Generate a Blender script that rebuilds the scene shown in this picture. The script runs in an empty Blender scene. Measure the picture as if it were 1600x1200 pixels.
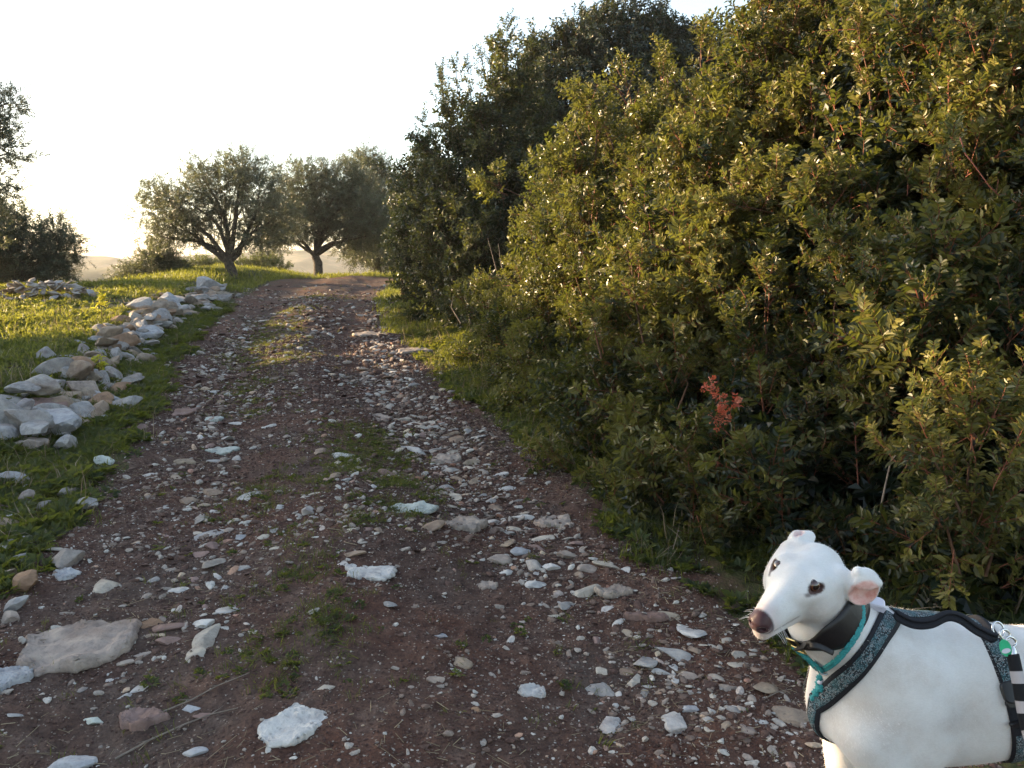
import bpy, math, random
import numpy as np
from mathutils import Vector, Matrix

SC = bpy.context.scene
C = SC.collection
rad = math.radians

# ------------------------------------------------------------------ camera
CAM_H = 1.30
PITCH = rad(8.07)
F_PX = 1305.0                      # focal length of the 1600 px wide photograph, in pixels
cam_d = bpy.data.cameras.new('camera')
cam = bpy.data.objects.new('camera', cam_d)
C.objects.link(cam)
cam.location = (0, 0, CAM_H)
cam.rotation_euler = (rad(90) - PITCH, 0, 0)
cam_d.sensor_width = 36.0
cam_d.lens = 36.0 * F_PX / 1600.0
cam_d.clip_start = 0.05
cam_d.clip_end = 9000
SC.camera = cam

# ------------------------------------------------------------------ sky, sun, exposure
SUN_AZ = rad(68)                   # degrees to the left of the view direction (+Y)
SUN_EL = rad(8.5)
world = bpy.data.worlds.new('World')
SC.world = world
world.use_nodes = True
nt = world.node_tree
nt.nodes.clear()
sky = nt.nodes.new('ShaderNodeTexSky')
sky.sky_type = 'NISHITA'
sky.sun_disc = False
sky.sun_elevation = SUN_EL
sky.sun_rotation = -SUN_AZ
sky.air_density = 1.0
sky.dust_density = 1.7
sky.ozone_density = 1.6
bg = nt.nodes.new('ShaderNodeBackground')
bg.inputs['Strength'].default_value = 0.13
wo = nt.nodes.new('ShaderNodeOutputWorld')
hs = nt.nodes.new('ShaderNodeHueSaturation')      # thin high veil: a paler sky
hs.inputs['Saturation'].default_value = 0.70
hs.inputs['Value'].default_value = 1.08
nt.links.new(sky.outputs[0], hs.inputs['Color'])
nt.links.new(hs.outputs[0], bg.inputs[0])
nt.links.new(bg.outputs[0], wo.inputs[0])

sun_d = bpy.data.lights.new('sun', 'SUN')
sun_d.energy = 5.0
sun_d.angle = rad(0.5)
sun_d.color = (1.0, 0.71, 0.40)
sun = bpy.data.objects.new('sun', sun_d)
C.objects.link(sun)
S = Vector((-math.sin(SUN_AZ) * math.cos(SUN_EL), math.cos(SUN_AZ) * math.cos(SUN_EL), math.sin(SUN_EL)))
sun.rotation_euler = S.to_track_quat('Z', 'Y').to_euler()
sun.location = (0, 0, 30)

SC.view_settings.view_transform = 'Standard'
SC.view_settings.look = 'None'
SC.view_settings.gamma = 1
SC.view_settings.use_curve_mapping = False
SC.view_settings.exposure = 2.2
SC.render.engine = 'CYCLES'
cy = SC.cycles
cy.max_bounces = 6
cy.diffuse_bounces = 3
cy.glossy_bounces = 2
cy.transmission_bounces = 4
cy.transparent_max_bounces = 8
cy.volume_bounces = 0
cy.sample_clamp_indirect = 4.0
cy.use_denoising = True

# ------------------------------------------------------------------ numeric helpers
def unproject(u, v, d):
    """point at picture position (u, v) of the photograph, d metres along the optical axis"""
    xr = (u - 800) / F_PX * d
    yu = -(v - 600) / F_PX * d
    return np.array([xr, d * math.cos(PITCH) + yu * math.sin(PITCH), CAM_H - d * math.sin(PITCH) + yu * math.cos(PITCH)])

def _hash(ix, iy, iz, seed):
    h = (ix.astype(np.int64) * 374761393 + iy.astype(np.int64) * 668265263 + iz.astype(np.int64) * 2147483647 + seed * 1274126177) & 0xFFFFFFFF
    h = ((h ^ (h >> 13)) * 1274126177) & 0xFFFFFFFF
    h = ((h ^ (h >> 16)) * 2246822519) & 0xFFFFFFFF
    return ((h ^ (h >> 15)) & 0xFFFFFF) / float(0xFFFFFF)

def noise2(x, y, seed=0):
    fx, fy = np.floor(x), np.floor(y)
    tx, ty = x - fx, y - fy
    tx = tx * tx * (3 - 2 * tx); ty = ty * ty * (3 - 2 * ty)
    z = np.zeros_like(fx)
    a = _hash(fx, fy, z, seed); b = _hash(fx + 1, fy, z, seed)
    c = _hash(fx, fy + 1, z, seed); d = _hash(fx + 1, fy + 1, z, seed)
    return (a + (b - a) * tx) * (1 - ty) + (c + (d - c) * tx) * ty - 0.5

def noise3(p, seed=0):
    f = np.floor(p); t = p - f
    t = t * t * (3 - 2 * t)
    r = 0
    for dx in (0, 1):
        for dy in (0, 1):
            for dz in (0, 1):
                w = (t[:, 0] if dx else 1 - t[:, 0]) * (t[:, 1] if dy else 1 - t[:, 1]) * (t[:, 2] if dz else 1 - t[:, 2])
                r = r + w * _hash(f[:, 0] + dx, f[:, 1] + dy, f[:, 2] + dz, seed)
    return r - 0.5

def fbm2(x, y, oct=3, seed=0):
    r, a, s = 0, 1.0, 1.0
    for o in range(oct):
        r = r + a * noise2(x * s + 13.7 * o, y * s - 7.3 * o, seed + o)
        a *= 0.5; s *= 2.03
    return r

def sstep(a, b, x):
    t = np.clip((x - a) / (b - a), 0, 1)
    return t * t * (3 - 2 * t)

# ------------------------------------------------------------------ mesh and object helpers
def np_mesh(name, V, faces, mats=(), smooth=False, attrs=None, midx=None):
    """faces: (n, k) int arrays; attrs: {name: per-face float array}; midx: per-face material index"""
    if not isinstance(faces, (list, tuple)):
        faces = [faces]
    faces = [f for f in faces if len(f)]
    me = bpy.data.meshes.new(name)
    V = np.ascontiguousarray(V, dtype=np.float32)
    me.vertices.add(len(V)); me.vertices.foreach_set('co', V.ravel())
    sizes = np.concatenate([np.full(len(f), f.shape[1], dtype=np.int32) for f in faces])
    idx = np.concatenate([f.ravel() for f in faces]).astype(np.int32)
    me.loops.add(len(idx)); me.loops.foreach_set('vertex_index', idx)
    me.polygons.add(len(sizes))
    starts = np.concatenate([[0], np.cumsum(sizes)[:-1]]).astype(np.int32)
    me.polygons.foreach_set('loop_start', starts)
    try:
        me.polygons.foreach_set('loop_total', sizes)
    except Exception:
        pass
    for m in mats:
        me.materials.append(m)
    if midx is not None:
        me.polygons.foreach_set('material_index', np.ascontiguousarray(midx, dtype=np.int32))
    me.update(calc_edges=True)
    me.polygons.foreach_set('use_smooth', np.full(len(sizes), bool(smooth)))
    for k, a in (attrs or {}).items():
        at = me.attributes.new(k, 'FLOAT', 'FACE' if len(a) == len(sizes) else 'POINT')
        at.data.foreach_set('value', np.ascontiguousarray(a, dtype=np.float32))
    return me

def link(name, me, parent=None, loc=None, label=None, cat=None, group=None, kind=None):
    o = bpy.data.objects.new(name, me)
    C.objects.link(o)
    if parent is not None:
        o.parent = parent
    if loc is not None:
        o.location = loc
    tag(o, label, cat, group, kind)
    return o

def tag(o, label=None, cat=None, group=None, kind=None):
    if label: o['label'] = label
    if cat: o['category'] = cat
    if group: o['group'] = group
    if kind: o['kind'] = kind
    return o

def at_base(root_loc, V):
    return np.asarray(V) - np.asarray(root_loc)[None, :]

def tube(path, radii, n=8, cap=True):
    """swept tube along path; returns V, quads"""
    P = np.asarray(path, float); R = np.asarray(radii, float)
    T = np.gradient(P, axis=0); T /= np.linalg.norm(T, axis=1)[:, None] + 1e-12
    ref = np.array([0.31, 0.17, 0.93]) if abs(T[0, 2]) < 0.9 else np.array([1.0, 0.1, 0])
    V = []
    for i in range(len(P)):
        a = ref - T[i] * ref.dot(T[i]); a /= np.linalg.norm(a); ref = a
        b = np.cross(T[i], a)
        ang = np.arange(n) * 2 * math.pi / n
        V.append(P[i] + R[i] * (np.cos(ang)[:, None] * a + np.sin(ang)[:, None] * b))
    V = np.concatenate(V)
    F = []
    for i in range(len(P) - 1):
        for j in range(n):
            k = (j + 1) % n
            F.append((i * n + j, i * n + k, (i + 1) * n + k, (i + 1) * n + j))
    return V, np.array(F)

class Bag:
    """collects vertex / quad blocks for one mesh"""
    def __init__(s): s.V = []; s.F = []; s.n = 0; s.M = []
    def add(s, V, F, m=0):
        s.V.append(np.asarray(V, float)); s.F.append(np.asarray(F) + s.n); s.n += len(V); s.M.append(np.full(len(F), m))
    def mesh(s, name, mats, smooth=True):
        by = {}
        mi = {}
        for F, M in zip(s.F, s.M):
            by.setdefault(F.shape[1], []).append(F); mi.setdefault(F.shape[1], []).append(M)
        ks = sorted(by)
        return np_mesh(name, np.concatenate(s.V), [np.concatenate(by[k]) for k in ks], mats, smooth, midx=np.concatenate([np.concatenate(mi[k]) for k in ks]))

def box_vf(c, ax, ay, az):
    c = np.asarray(c, float)
    V = np.array([c + sx * ax + sy * ay + sz * az for sz in (-1, 1) for sx, sy in ((-1, -1), (1, -1), (1, 1), (-1, 1))])
    F = np.array([(3, 2, 1, 0), (4, 5, 6, 7), (0, 1, 5, 4), (1, 2, 6, 5), (2, 3, 7, 6), (3, 0, 4, 7)])
    return V, F

# ------------------------------------------------------------------ material helpers
def new_mat(name, rough=0.8, spec=0.3):
    m = bpy.data.materials.new(name); m.use_nodes = True
    b = m.node_tree.nodes['Principled BSDF']
    b.inputs['Roughness'].default_value = rough
    b.inputs['Specular IOR Level'].default_value = spec
    return m, m.node_tree, b

def N(nt, typ, **kw):
    n = nt.nodes.new(typ)
    for k, v in kw.items():
        if k in n.inputs: n.inputs[k].default_value = v
        else: setattr(n, k, v)
    return n

def ramp(nt, fac, stops):
    r = nt.nodes.new('ShaderNodeValToRGB')
    e = r.color_ramp.elements
    while len(e) < len(stops): e.new(0.5)
    for i, (p, c) in enumerate(stops):
        e[i].position = p; e[i].color = (c[0], c[1], c[2], 1) if len(c) == 3 else c
    nt.links.new(fac, r.inputs[0])
    return r.outputs[0]

def mix(nt, fac, a, b, mode='MIX'):
    m = nt.nodes.new('ShaderNodeMix'); m.data_type = 'RGBA'; m.blend_type = mode
    for s, x in ((m.inputs[0], fac), (m.inputs[6], a), (m.inputs[7], b)):
        if isinstance(x, (int, float)): s.default_value = x
        elif isinstance(x, tuple): s.default_value = (x[0], x[1], x[2], 1)
        else: nt.links.new(x, s)
    return m.outputs[2]

def math_n(nt, op, a, b=None):
    m = nt.nodes.new('ShaderNodeMath'); m.operation = op
    for i, x in enumerate((a, b)):
        if x is None: continue
        if isinstance(x, (int, float)): m.inputs[i].default_value = x
        else: nt.links.new(x, m.inputs[i])
    return m.outputs[0]

def pos_noise(nt, scale, detail=4, rough=0.6, obj_space=False, coord=None):
    if coord is None:
        if obj_space:
            coord = nt.nodes.new('ShaderNodeTexCoord').outputs['Object']
        else:
            coord = nt.nodes.new('ShaderNodeNewGeometry').outputs['Position']
    n = N(nt, 'ShaderNodeTexNoise', Scale=scale, Detail=detail, Roughness=rough)
    nt.links.new(coord, n.inputs['Vector'])
    return n.outputs[0]

def bump(nt, bsdf, h, strength=0.5, dist=0.01):
    b = N(nt, 'ShaderNodeBump', Strength=strength, Distance=dist)
    nt.links.new(h, b.inputs['Height'])
    nt.links.new(b.outputs[0], bsdf.inputs['Normal'])
    return b

def plain_mat(name, col, rough=0.7, spec=0.3, metal=0.0, var=0.15, nscale=60, bumpd=0.0):
    m, nt, b = new_mat(name, rough, spec)
    n = pos_noise(nt, nscale)
    c = ramp(nt, n, [(0.3, tuple(x * (1 - var) for x in col)), (0.7, tuple(min(1, x * (1 + var)) for x in col))])
    nt.links.new(c, b.inputs['Base Color'])
    b.inputs['Metallic'].default_value = metal
    if bumpd: bump(nt, b, n, 0.6, bumpd)
    return m
# ------------------------------------------------------------------ the lie of the land
K = CAM_H / 1.35
EDGE_Y = np.array([-8, 0, 2.4, 3.5, 4.9, 6.1, 8.8, 11.5, 17, 24, 28, 40]) * K
EDGE_L = np.array([-2.0, -1.95, -1.97, -2.18, -2.45, -2.83, -3.65, -4.44, -5.6, -6.95, -7.1, -6.2]) * K
EDGE_R = np.array([1.9, 1.7, 1.15, .70, .48, .10, -.72, -1.38, -2.5, -3.0, -2.8, -1.6]) * K
PROF_Y = np.array([-60, -8, 0, 5, 8, 11.5, 17, 24, 27, 31, 40, 60, 110, 200, 9000]) * K
PROF_Z = np.array([-1.2, -.15, 0, .01, .09, .25, .64, .90, .98, .95, .3, -3.0, -16, -34, -34]) * K

def prof(y):
    y = np.asarray(y, float)
    return (np.interp(y - .8, PROF_Y, PROF_Z) + np.interp(y, PROF_Y, PROF_Z) + np.interp(y + .8, PROF_Y, PROF_Z)) / 3

def eL(y): return np.interp(y, EDGE_Y, EDGE_L)
def eR(y): return np.interp(y, EDGE_Y, EDGE_R)

def polydist(x, y, pts):
    """distance to a polyline given as (x, y) rows"""
    d = np.full(np.shape(x), 1e9)
    for (x0, y0), (x1, y1) in zip(pts[:-1], pts[1:]):
        dx, dy = x1 - x0, y1 - y0
        t = np.clip(((x - x0) * dx + (y - y0) * dy) / (dx * dx + dy * dy), 0, 1)
        d = np.minimum(d, np.hypot(x - x0 - t * dx, y - y0 - t * dy))
    return d

def base_h(x, y):
    """ground height without the small roughness"""
    x = np.asarray(x, float); y = np.asarray(y, float)
    z = prof(y)
    near = 1 - sstep(24, 34, y)
    left = eL(y) - x                      # metres to the left of the track
    right = x - eR(y)
    # low terrace to the left of the tumbled wall
    z = z + near * .20 * sstep(.35, 1.3, left) * sstep(3.0, 6.0, y)
    z = z + near * .10 * sstep(17, 25, y) * sstep(.2, 1.6, left) * (1 - sstep(2.5, 5.0, left))
    # the terrace falls away further left and beyond
    z = z - 5.0 * sstep(14, 45, left) * (1 - sstep(60, 200, y)) - 3.5 * sstep(17.5, 27, y) * sstep(2.2, 6, left)
    # bank under the shrubs on the right
    z = z + near * .16 * sstep(.05, .9, right) + .5 * near * sstep(1.2, 6, right) * sstep(4, 12, y)
    # wheel ruts
    w = (x - eL(y)) / np.maximum(eR(y) - eL(y), .5)
    inside = sstep(-.05, .08, w) * (1 - sstep(.92, 1.05, w)) * near
    z = z - .035 * inside * (np.exp(-((w - .24) / .12) ** 2) + np.exp(-((w - .74) / .12) ** 2)) + .03 * inside * np.exp(-((w - .5) / .13) ** 2)
    # far hills
    r = np.hypot(x, y)
    az = np.degrees(np.arctan2(x, y))
    A = r > 90
    if np.any(A):
        def ridge(c, wd, h, sd, f):
            n = fbm2(az * f + 3.1, r / 260.0, 4, sd)
            return h * (1 + .35 * n) * np.exp(-((r - c * (1 + .12 * noise2(az * .13, az * 0, sd + 9))) / wd) ** 2)
        hills = ridge(330, 85, 31.5, 3, .12) + ridge(620, 130, 40.0, 5, .09) + ridge(1150, 260, 52.0, 7, .07)
        hills = np.minimum(hills, 60)
        z = np.where(A, z + hills * sstep(90, 200, r) * sstep(-75, -50, az + 0 * r) * (1 - sstep(50, 80, az)), z)
    return z

def small_h(x, y):
    near = 1 - sstep(35, 70, np.hypot(x, y))
    n = .055 * fbm2(x * .9, y * .9, 2, 21) + .030 * fbm2(x * 3.1, y * 3.1, 3, 31) + .016 * fbm2(x * 12, y * 12, 2, 41)
    n = n + .015 * np.maximum(0, fbm2(x * 30, y * 30, 2, 51))
    # a low heap of spoil in the middle of the track
    n = n + .05 * np.exp(-(((x + .55) / .55) ** 2 + ((y - 3.75) / .35) ** 2))
    return n * near + (1 - near) * 3.0 * fbm2(x / 45.0, y / 45.0, 3, 61) * sstep(80, 200, np.hypot(x, y))

def H(x, y):
    x = np.asarray(x, float); y = np.asarray(y, float)
    return base_h(x, y) + small_h(x, y)

def ground_at(u, v):
    """where the line of sight through (u, v) meets the ground"""
    a = unproject(u, v, 1.0) - np.array([0, 0, CAM_H])
    ts = np.geomspace(1.0, 60, 1500)
    P = np.array([0, 0, CAM_H]) + ts[:, None] * a
    g = P[:, 2] - H(P[:, 0], P[:, 1])
    i = np.argmax(g < 0)
    t = ts[i]
    return P[i], t

# distances at which the sheet gets its rings: finer close to the viewer
rs = [0.35]
while rs[-1] < 3000:
    r = rs[-1]
    rs.append(r * (1.0045 if r < 5 else 1.007 if r < 14 else 1.012 if r < 40 else 1.03 if r < 120 else 1.022))
rs = np.array(rs)
a_f = np.arange(-37, 37.01, .16)
a_m = np.concatenate([np.arange(-75, -37, .8), a_f, np.arange(37.8, 75, .8)])
a_all = np.radians(np.concatenate([np.arange(-180, -75, 5), a_m, np.arange(75.5, 180, 5)]))
RR, AA = np.meshgrid(rs, a_all, indexing='ij')
GX = RR * np.sin(AA); GY = RR * np.cos(AA)
GZ = H(GX, GY)
nr, na = GX.shape
ii, jj = np.meshgrid(np.arange(nr - 1), np.arange(na), indexing='ij')
j2 = (jj + 1) % na
GF = np.stack([ii * na + jj, (ii + 1) * na + jj, (ii + 1) * na + j2, ii * na + j2], -1).reshape(-1, 4)
GV = np.stack([GX, GY, GZ], -1).reshape(-1, 3)
GV = np.concatenate([GV, [[0, 0, float(H(0, 0))]]])
cap = np.array([(j, (j + 1) % na, nr * na) for j in range(na)])
cap = cap[:, [1, 0, 2]]

# --- soil, grass and hill materials
def soil_mat(name, grassy):
    m, nt, b = new_mat(name, 0.95, 0.12)
    big = pos_noise(nt, 1.1, 5, .6)
    mid = pos_noise(nt, 9, 5, .7)
    fine = pos_noise(nt, 75, 4, .75)
    vor = N(nt, 'ShaderNodeTexVoronoi', Scale=95.0)
    nt.links.new(nt.nodes.new('ShaderNodeNewGeometry').outputs['Position'], vor.inputs['Vector'])
    red = ramp(nt, mid, [(.30, (.072, .034, .025)), (.50, (.128, .065, .046)), (.72, (.182, .110, .083))])
    grey = ramp(nt, mid, [(.30, (.062, .042, .035)), (.55, (.112, .080, .066)), (.75, (.185, .145, .122))])
    col = mix(nt, ramp(nt, big, [(.42, (0, 0, 0)), (.60, (1, 1, 1))]), red, grey)
    # loose grit: a share of the little cells is pale
    g = N(nt, 'ShaderNodeSeparateColor'); nt.links.new(vor.outputs['Color'], g.inputs[0])
    pale = math_n(nt, 'GREATER_THAN', g.outputs[0], .86)
    near = math_n(nt, 'LESS_THAN', vor.outputs['Distance'], .33)
    col = mix(nt, math_n(nt, 'MULTIPLY', math_n(nt, 'MULTIPLY', pale, near), .75), col, (.33, .28, .23))
    col = mix(nt, ramp(nt, fine, [(.35, (.55, .55, .55)), (.62, (0, 0, 0))]), col, (.035, .024, .021))
    if grassy:
        gn = pos_noise(nt, 2.3, 5, .7)
        gcol = ramp(nt, fine, [(.3, (.030, .040, .016)), (.7, (.075, .085, .030))])
        col = mix(nt, ramp(nt, gn, [(.36, (0, 0, 0)), (.52, (.85, .85, .85))]), col, gcol)
    nt.links.new(col, b.inputs['Base Color'])
    h = math_n(nt, 'ADD', fine, math_n(nt, 'MULTIPLY', vor.outputs['Distance'], -.5))
    bump(nt, b, h, .9, .008)
    return m

M_TRACK = soil_mat('track_soil', False)
M_GROUND = soil_mat('meadow_soil', True)

m, nt, b = new_mat('hill_scrub', 0.95, 0.1)
sp = pos_noise(nt, .045, 6, .7)
col = ramp(nt, sp, [(.36, (.030, .042, .020)), (.48, (.055, .062, .030)), (.60, (.15, .12, .07))])
nt.links.new(col, b.inputs['Base Color'])
M_HILL = m

cx_ = GV[GF].mean(1)
wv = .07 * fbm2(cx_[:, 0] * 2.5, cx_[:, 1] * 2.5, 3, 77) * 2
in_track = (cx_[:, 0] > eL(cx_[:, 1]) + wv) & (cx_[:, 0] < eR(cx_[:, 1]) + wv) & (cx_[:, 1] > -7) & (cx_[:, 1] < 38)
rr_ = np.hypot(cx_[:, 0], cx_[:, 1])
far = rr_ > 75

# one continuous sheet with shared normals, cut into its three named surfaces
full = np_mesh('sheet', GV, [GF, cap], (), True)
full.update()
nrm = np.empty(len(GV) * 3, np.float32); full.vertex_normals.foreach_get('vector', nrm); nrm = nrm.reshape(-1, 3)
def cut_sheet(name, F, mat, extra=None):
    fl = [F] + ([extra] if extra is not None else [])
    used = np.unique(np.concatenate([f.ravel() for f in fl]))
    remap = np.full(len(GV), -1); remap[used] = np.arange(len(used))
    me = np_mesh(name, GV[used], [remap[f] for f in fl], (mat,), True)
    me.normals_split_custom_set_from_vertices([tuple(n) for n in nrm[used]])
    o = link(name, me, kind='structure')
    o['label'] = {'dirt_track': 'reddish brown stony dirt track climbing away to the crest', 'ground': 'weedy earth on both sides of the dirt track', 'hills': 'low scrubby hills far beyond the valley'}[name]
    return o
cut_sheet('dirt_track', GF[in_track], M_TRACK, cap)
cut_sheet('ground', GF[~in_track & ~far], M_GROUND)
cut_sheet('hills', GF[far], M_HILL)
bpy.data.meshes.remove(full)
# ------------------------------------------------------------------ stones
def stone_mat(name, cols, dirt=.5, wet=0.0):
    m, nt, b = new_mat(name, 0.85, 0.2)
    info = nt.nodes.new('ShaderNodeObjectInfo')
    tc = nt.nodes.new('ShaderNodeTexCoord')
    off = nt.nodes.new('ShaderNodeVectorMath'); off.operation = 'ADD'
    geo = nt.nodes.new('ShaderNodeNewGeometry')
    nt.links.new(geo.outputs['Position'], off.inputs[0])
    co = off.outputs[0]
    base = ramp(nt, info.outputs['Random'], [(i / (len(cols) - 1), c) for i, c in enumerate(cols)])
    n1 = pos_noise(nt, 14, 6, .7, coord=co)
    n2 = pos_noise(nt, 60, 5, .7, coord=co)
    n3 = pos_noise(nt, 5, 4, .6, coord=co)
    c = mix(nt, 1.0, base, ramp(nt, n1, [(.28, (.55, .54, .55)), (.5, (.95, .95, .95)), (.7, (1.25, 1.22, 1.15))]), 'MULTIPLY')
    c = mix(nt, ramp(nt, n3, [(.50, (0, 0, 0)), (.66, (dirt, dirt, dirt))]), c, (.16, .092, .062))
    c = mix(nt, ramp(nt, n2, [(.30, (.45, .45, .45)), (.42, (0, 0, 0))]), c, (.055, .050, .045))
    nt.links.new(c, b.inputs['Base Color'])
    bump(nt, b, math_n(nt, 'ADD', math_n(nt, 'MULTIPLY', n1, 1.5), n2), .8, .006)
    return m

M_LIME = stone_mat('pale_limestone', [(.40, .36, .31), (.50, .47, .43), (.28, .24, .21), (.44, .36, .29), (.56, .54, .50), (.33, .23, .19), (.46, .43, .40), (.36, .31, .26)], .35)
M_WALLST = stone_mat('weathered_limestone', [(.27, .26, .26), (.34, .29, .23), (.24, .18, .13), (.36, .36, .37), (.30, .24, .18), (.40, .38, .35)], .45)
M_WHITE = stone_mat('bleached_limestone', [(.56, .55, .53), (.50, .49, .48)], .3)
M_BLUE = stone_mat('bluish_limestone', [(.42, .425, .44), (.38, .385, .40)], .3)
M_BEIGE = stone_mat('beige_limestone', [(.36, .30, .26), (.34, .29, .25)], .45)
M_CHALK = stone_mat('chalky_stone', [(.52, .50, .48), (.46, .44, .42)], .3)
M_GREYS = stone_mat('grey_stone', [(.30, .29, .28), (.38, .37, .36), (.26, .24, .22)], .35)
M_TANS = stone_mat('tan_stone', [(.34, .27, .20), (.28, .21, .16), (.38, .32, .25)], .4)
M_CREAM = stone_mat('cream_stone', [(.47, .42, .35), (.42, .38, .33)], .3)
M_RUST = stone_mat('rusty_limestone', [(.30, .19, .12), (.26, .17, .11)], .5)
M_PINK = stone_mat('pinkish_limestone', [(.25, .17, .15), (.27, .19, .17)], .5)
M_GREEN = stone_mat('greenish_limestone', [(.47, .51, .47), (.44, .47, .44)], .2)

def ico(sub):
    import bmesh
    bm = bmesh.new(); bmesh.ops.create_icosphere(bm, subdivisions=sub, radius=1)
    V = np.array([v.co[:] for v in bm.verts]); F = np.array([[v.index for v in f.verts] for f in bm.faces]); bm.free()
    return V, F
ICO1, ICO2, ICO3, ICO4, ICO5 = (ico(k) for k in (1, 2, 3, 4, 5))

def rock_shape(seed, ic, ncut=11, flat=.55, rough=.07, ex=1.0, ey=.75, fine=.02, top=False):
    r = np.random.default_rng(seed)
    V, F = ic
    n = r.normal(size=(ncut, 3)); n /= np.linalg.norm(n, axis=1)[:, None]
    d = r.uniform(.46, .74, ncut)
    if top:
        n[0] = (r.uniform(-.1, .1), r.uniform(-.1, .1), 1); d[0] = .42
    n[1] = (0, 0, -1); d[1] = .6
    n /= np.linalg.norm(n, axis=1)[:, None]
    dots = V @ n.T
    lim = np.where(dots > 1e-3, d / np.maximum(dots, 1e-3), 9).min(1)
    # soft edge between the cut faces
    k = .018
    s = np.minimum(lim, 1.0)
    s = np.where(lim < 1.0 + k, s - .2 * k * np.clip(1 - np.abs(lim - 1) / k, 0, 1) ** 2, s)
    W = V * s[:, None]
    o = r.uniform(0, 50, 3)
    W = W * (1 + rough * 2 * noise3(V * 1.7 + o, seed)[:, None] + rough * 1.2 * noise3(V * 4.1 + o, seed + 1)[:, None])
    if len(V) > 200:
        W = W * (1 + fine * 2 * noise3(V * 9 + o, seed + 2)[:, None] + fine * noise3(V * 21 + o, seed + 3)[:, None])
    W = W * np.array([ex, ey, flat])
    return W, F

def slab_shape(seed, rx, ry, h, lobes=6):
    """low, flat bedrock slab with a ragged outline, sunk in the soil"""
    r = np.random.default_rng(seed)
    V, F = ICO5
    a = np.arctan2(V[:, 1], V[:, 0])
    q = np.stack([np.cos(a) * 1.3 + seed, np.sin(a) * 1.3, 0 * a], 1)
    ang = r.uniform(0, 6.28, 7); dd = r.uniform(.62, 1.0, 7)
    cs = np.cos(a[:, None] - ang[None])
    rim = np.where(cs > .05, dd / np.maximum(cs, .05), 9).min(1)
    rim = np.minimum(rim, 1.12) * (1 + .28 * noise3(q, seed) + .20 * noise3(q * 3.1, seed + 1) + .14 * noise3(q * 9.0, seed + 2))
    ph = np.hypot(V[:, 0], V[:, 1])
    W = V.copy()
    g = np.where(ph > 1e-6, ph ** .62 / np.maximum(ph, 1e-6), 1)
    W[:, 0] = V[:, 0] * g * rim * rx
    W[:, 1] = V[:, 1] * g * rim * ry
    W[:, 2] = np.sign(V[:, 2]) * np.minimum(np.abs(V[:, 2]) * 2.2, 1) * h * .5
    p = W / max(rx, ry)
    W[:, 2] += h * (.8 * noise3(p * 1.6 + seed, seed + 4) + .35 * np.round(noise3(p * 3 + seed, seed + 5) * 5) / 2.5 + .30 * noise3(p * 9, seed + 6) + .2 * noise3(p * 26, seed + 7)) * sstep(-.2, .3, V[:, 2])
    return W, F

rng = np.random.default_rng(5)
placed = []                         # (x, y, r) of everything already laid down, so stones keep apart

def free(x, y, r, slack=.75):
    for (a, b, c) in placed:
        if (a - x) ** 2 + (b - y) ** 2 < ((r + c) * slack) ** 2:
            return False
    return True

def put_rock(name, me, x, y, z, s, rz, tilt=(0, 0), **kw):
    o = link(name, me, None, (x, y, z), **kw)
    o.rotation_euler = (tilt[0], tilt[1], rz)
    o.scale = (s, s, s)
    return o

# --- bedrock slabs and large stones of the track, each a thing of its own: u, v, width px, height px, tallness, material
SLABS = [
    (106, 1013, 158, 84, .055, M_BEIGE, 'broad beige flat rock sunk in the soil at the lower left of the track'),
    (462, 1130, 108, 62, .030, M_WHITE, 'bright white ragged slab at the bottom of the track'),
    (572, 896, 92, 26, .028, M_WHITE, 'bright white low slab behind the heap of dirt in mid track'),
    (636, 797, 86, 17, .035, M_GREEN, 'thin greenish white slab edging the grassy strip'),
    (722, 821, 84, 30, .05, M_BEIGE, 'left one of the two flat beige slabs lying across the stony rut'),
    (868, 822, 82, 28, .05, M_BEIGE, 'right one of the two flat beige slabs lying across the stony rut'),
    (965, 924, 66, 18, .04, M_BEIGE, 'low flat slab beside the lower end of the stony rut'),
    (218, 1127, 84, 36, .035, M_PINK, 'pinkish brown slab half buried in the left rut'),
    (14, 1065, 62, 36, .045, M_BLUE, 'bluish white slab cut by the left edge of the photo'),
    (104, 899, 50, 15, .035, M_BLUE, 'small bluish slab beside the grass of the left verge'),
    (344, 705, 54, 11, .03, M_GREEN, 'long thin pale slab in the upper left rut'),
    (336, 656, 38, 10, .03, M_GREEN, 'small pale greenish slab near the grassy middle strip'),
    (290, 643, 44, 11, .03, M_PINK, 'long thin pinkish slab at the left side of the track'),
    (825, 1083, 48, 18, .03, M_WHITE, 'small white chalky slab in front of the stony rut'),
    (588, 655, 50, 13, .045, M_BEIGE, 'flat grey slab at the head of the stony rut'),
    (700, 719, 46, 17, .05, M_BEIGE, 'rounded grey slab in the middle of the stony rut'),
    (655, 548, 60, 11, .05, M_BEIGE, 'flat grey slab on the far stretch of the rut'),
    (590, 522, 60, 9, .05, M_BEIGE, 'wide grey slab beyond the reddish puddle of earth'),
    (762, 918, 40, 14, .03, M_BEIGE, 'small tan slab left of the loose stone cluster'),
    (1010, 965, 60, 12, .03, M_PINK, 'thin reddish slab at the foot of the shrubs'),
]
for i, (u, v, w, h, tall, mat, lab) in enumerate(SLABS):
    P, t = ground_at(u, v)
    d = t
    rx = w / 2 / F_PX * d
    e = math.atan2(CAM_H - P[2], P[1])
    ry = h / 2 / F_PX * d / math.sin(e + .0)
    ry = min(ry, rx * 1.6)
    V, F = slab_shape(300 + i, rx, ry, tall * K * .72)
    me = np_mesh('slab', V, F, (mat,), True)
    link('flat_rock', me, None, (P[0], P[1], P[2] + tall * .08), label=lab, cat='rock')
    placed.append((P[0], P[1], max(rx, ry) * 1.0))

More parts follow.
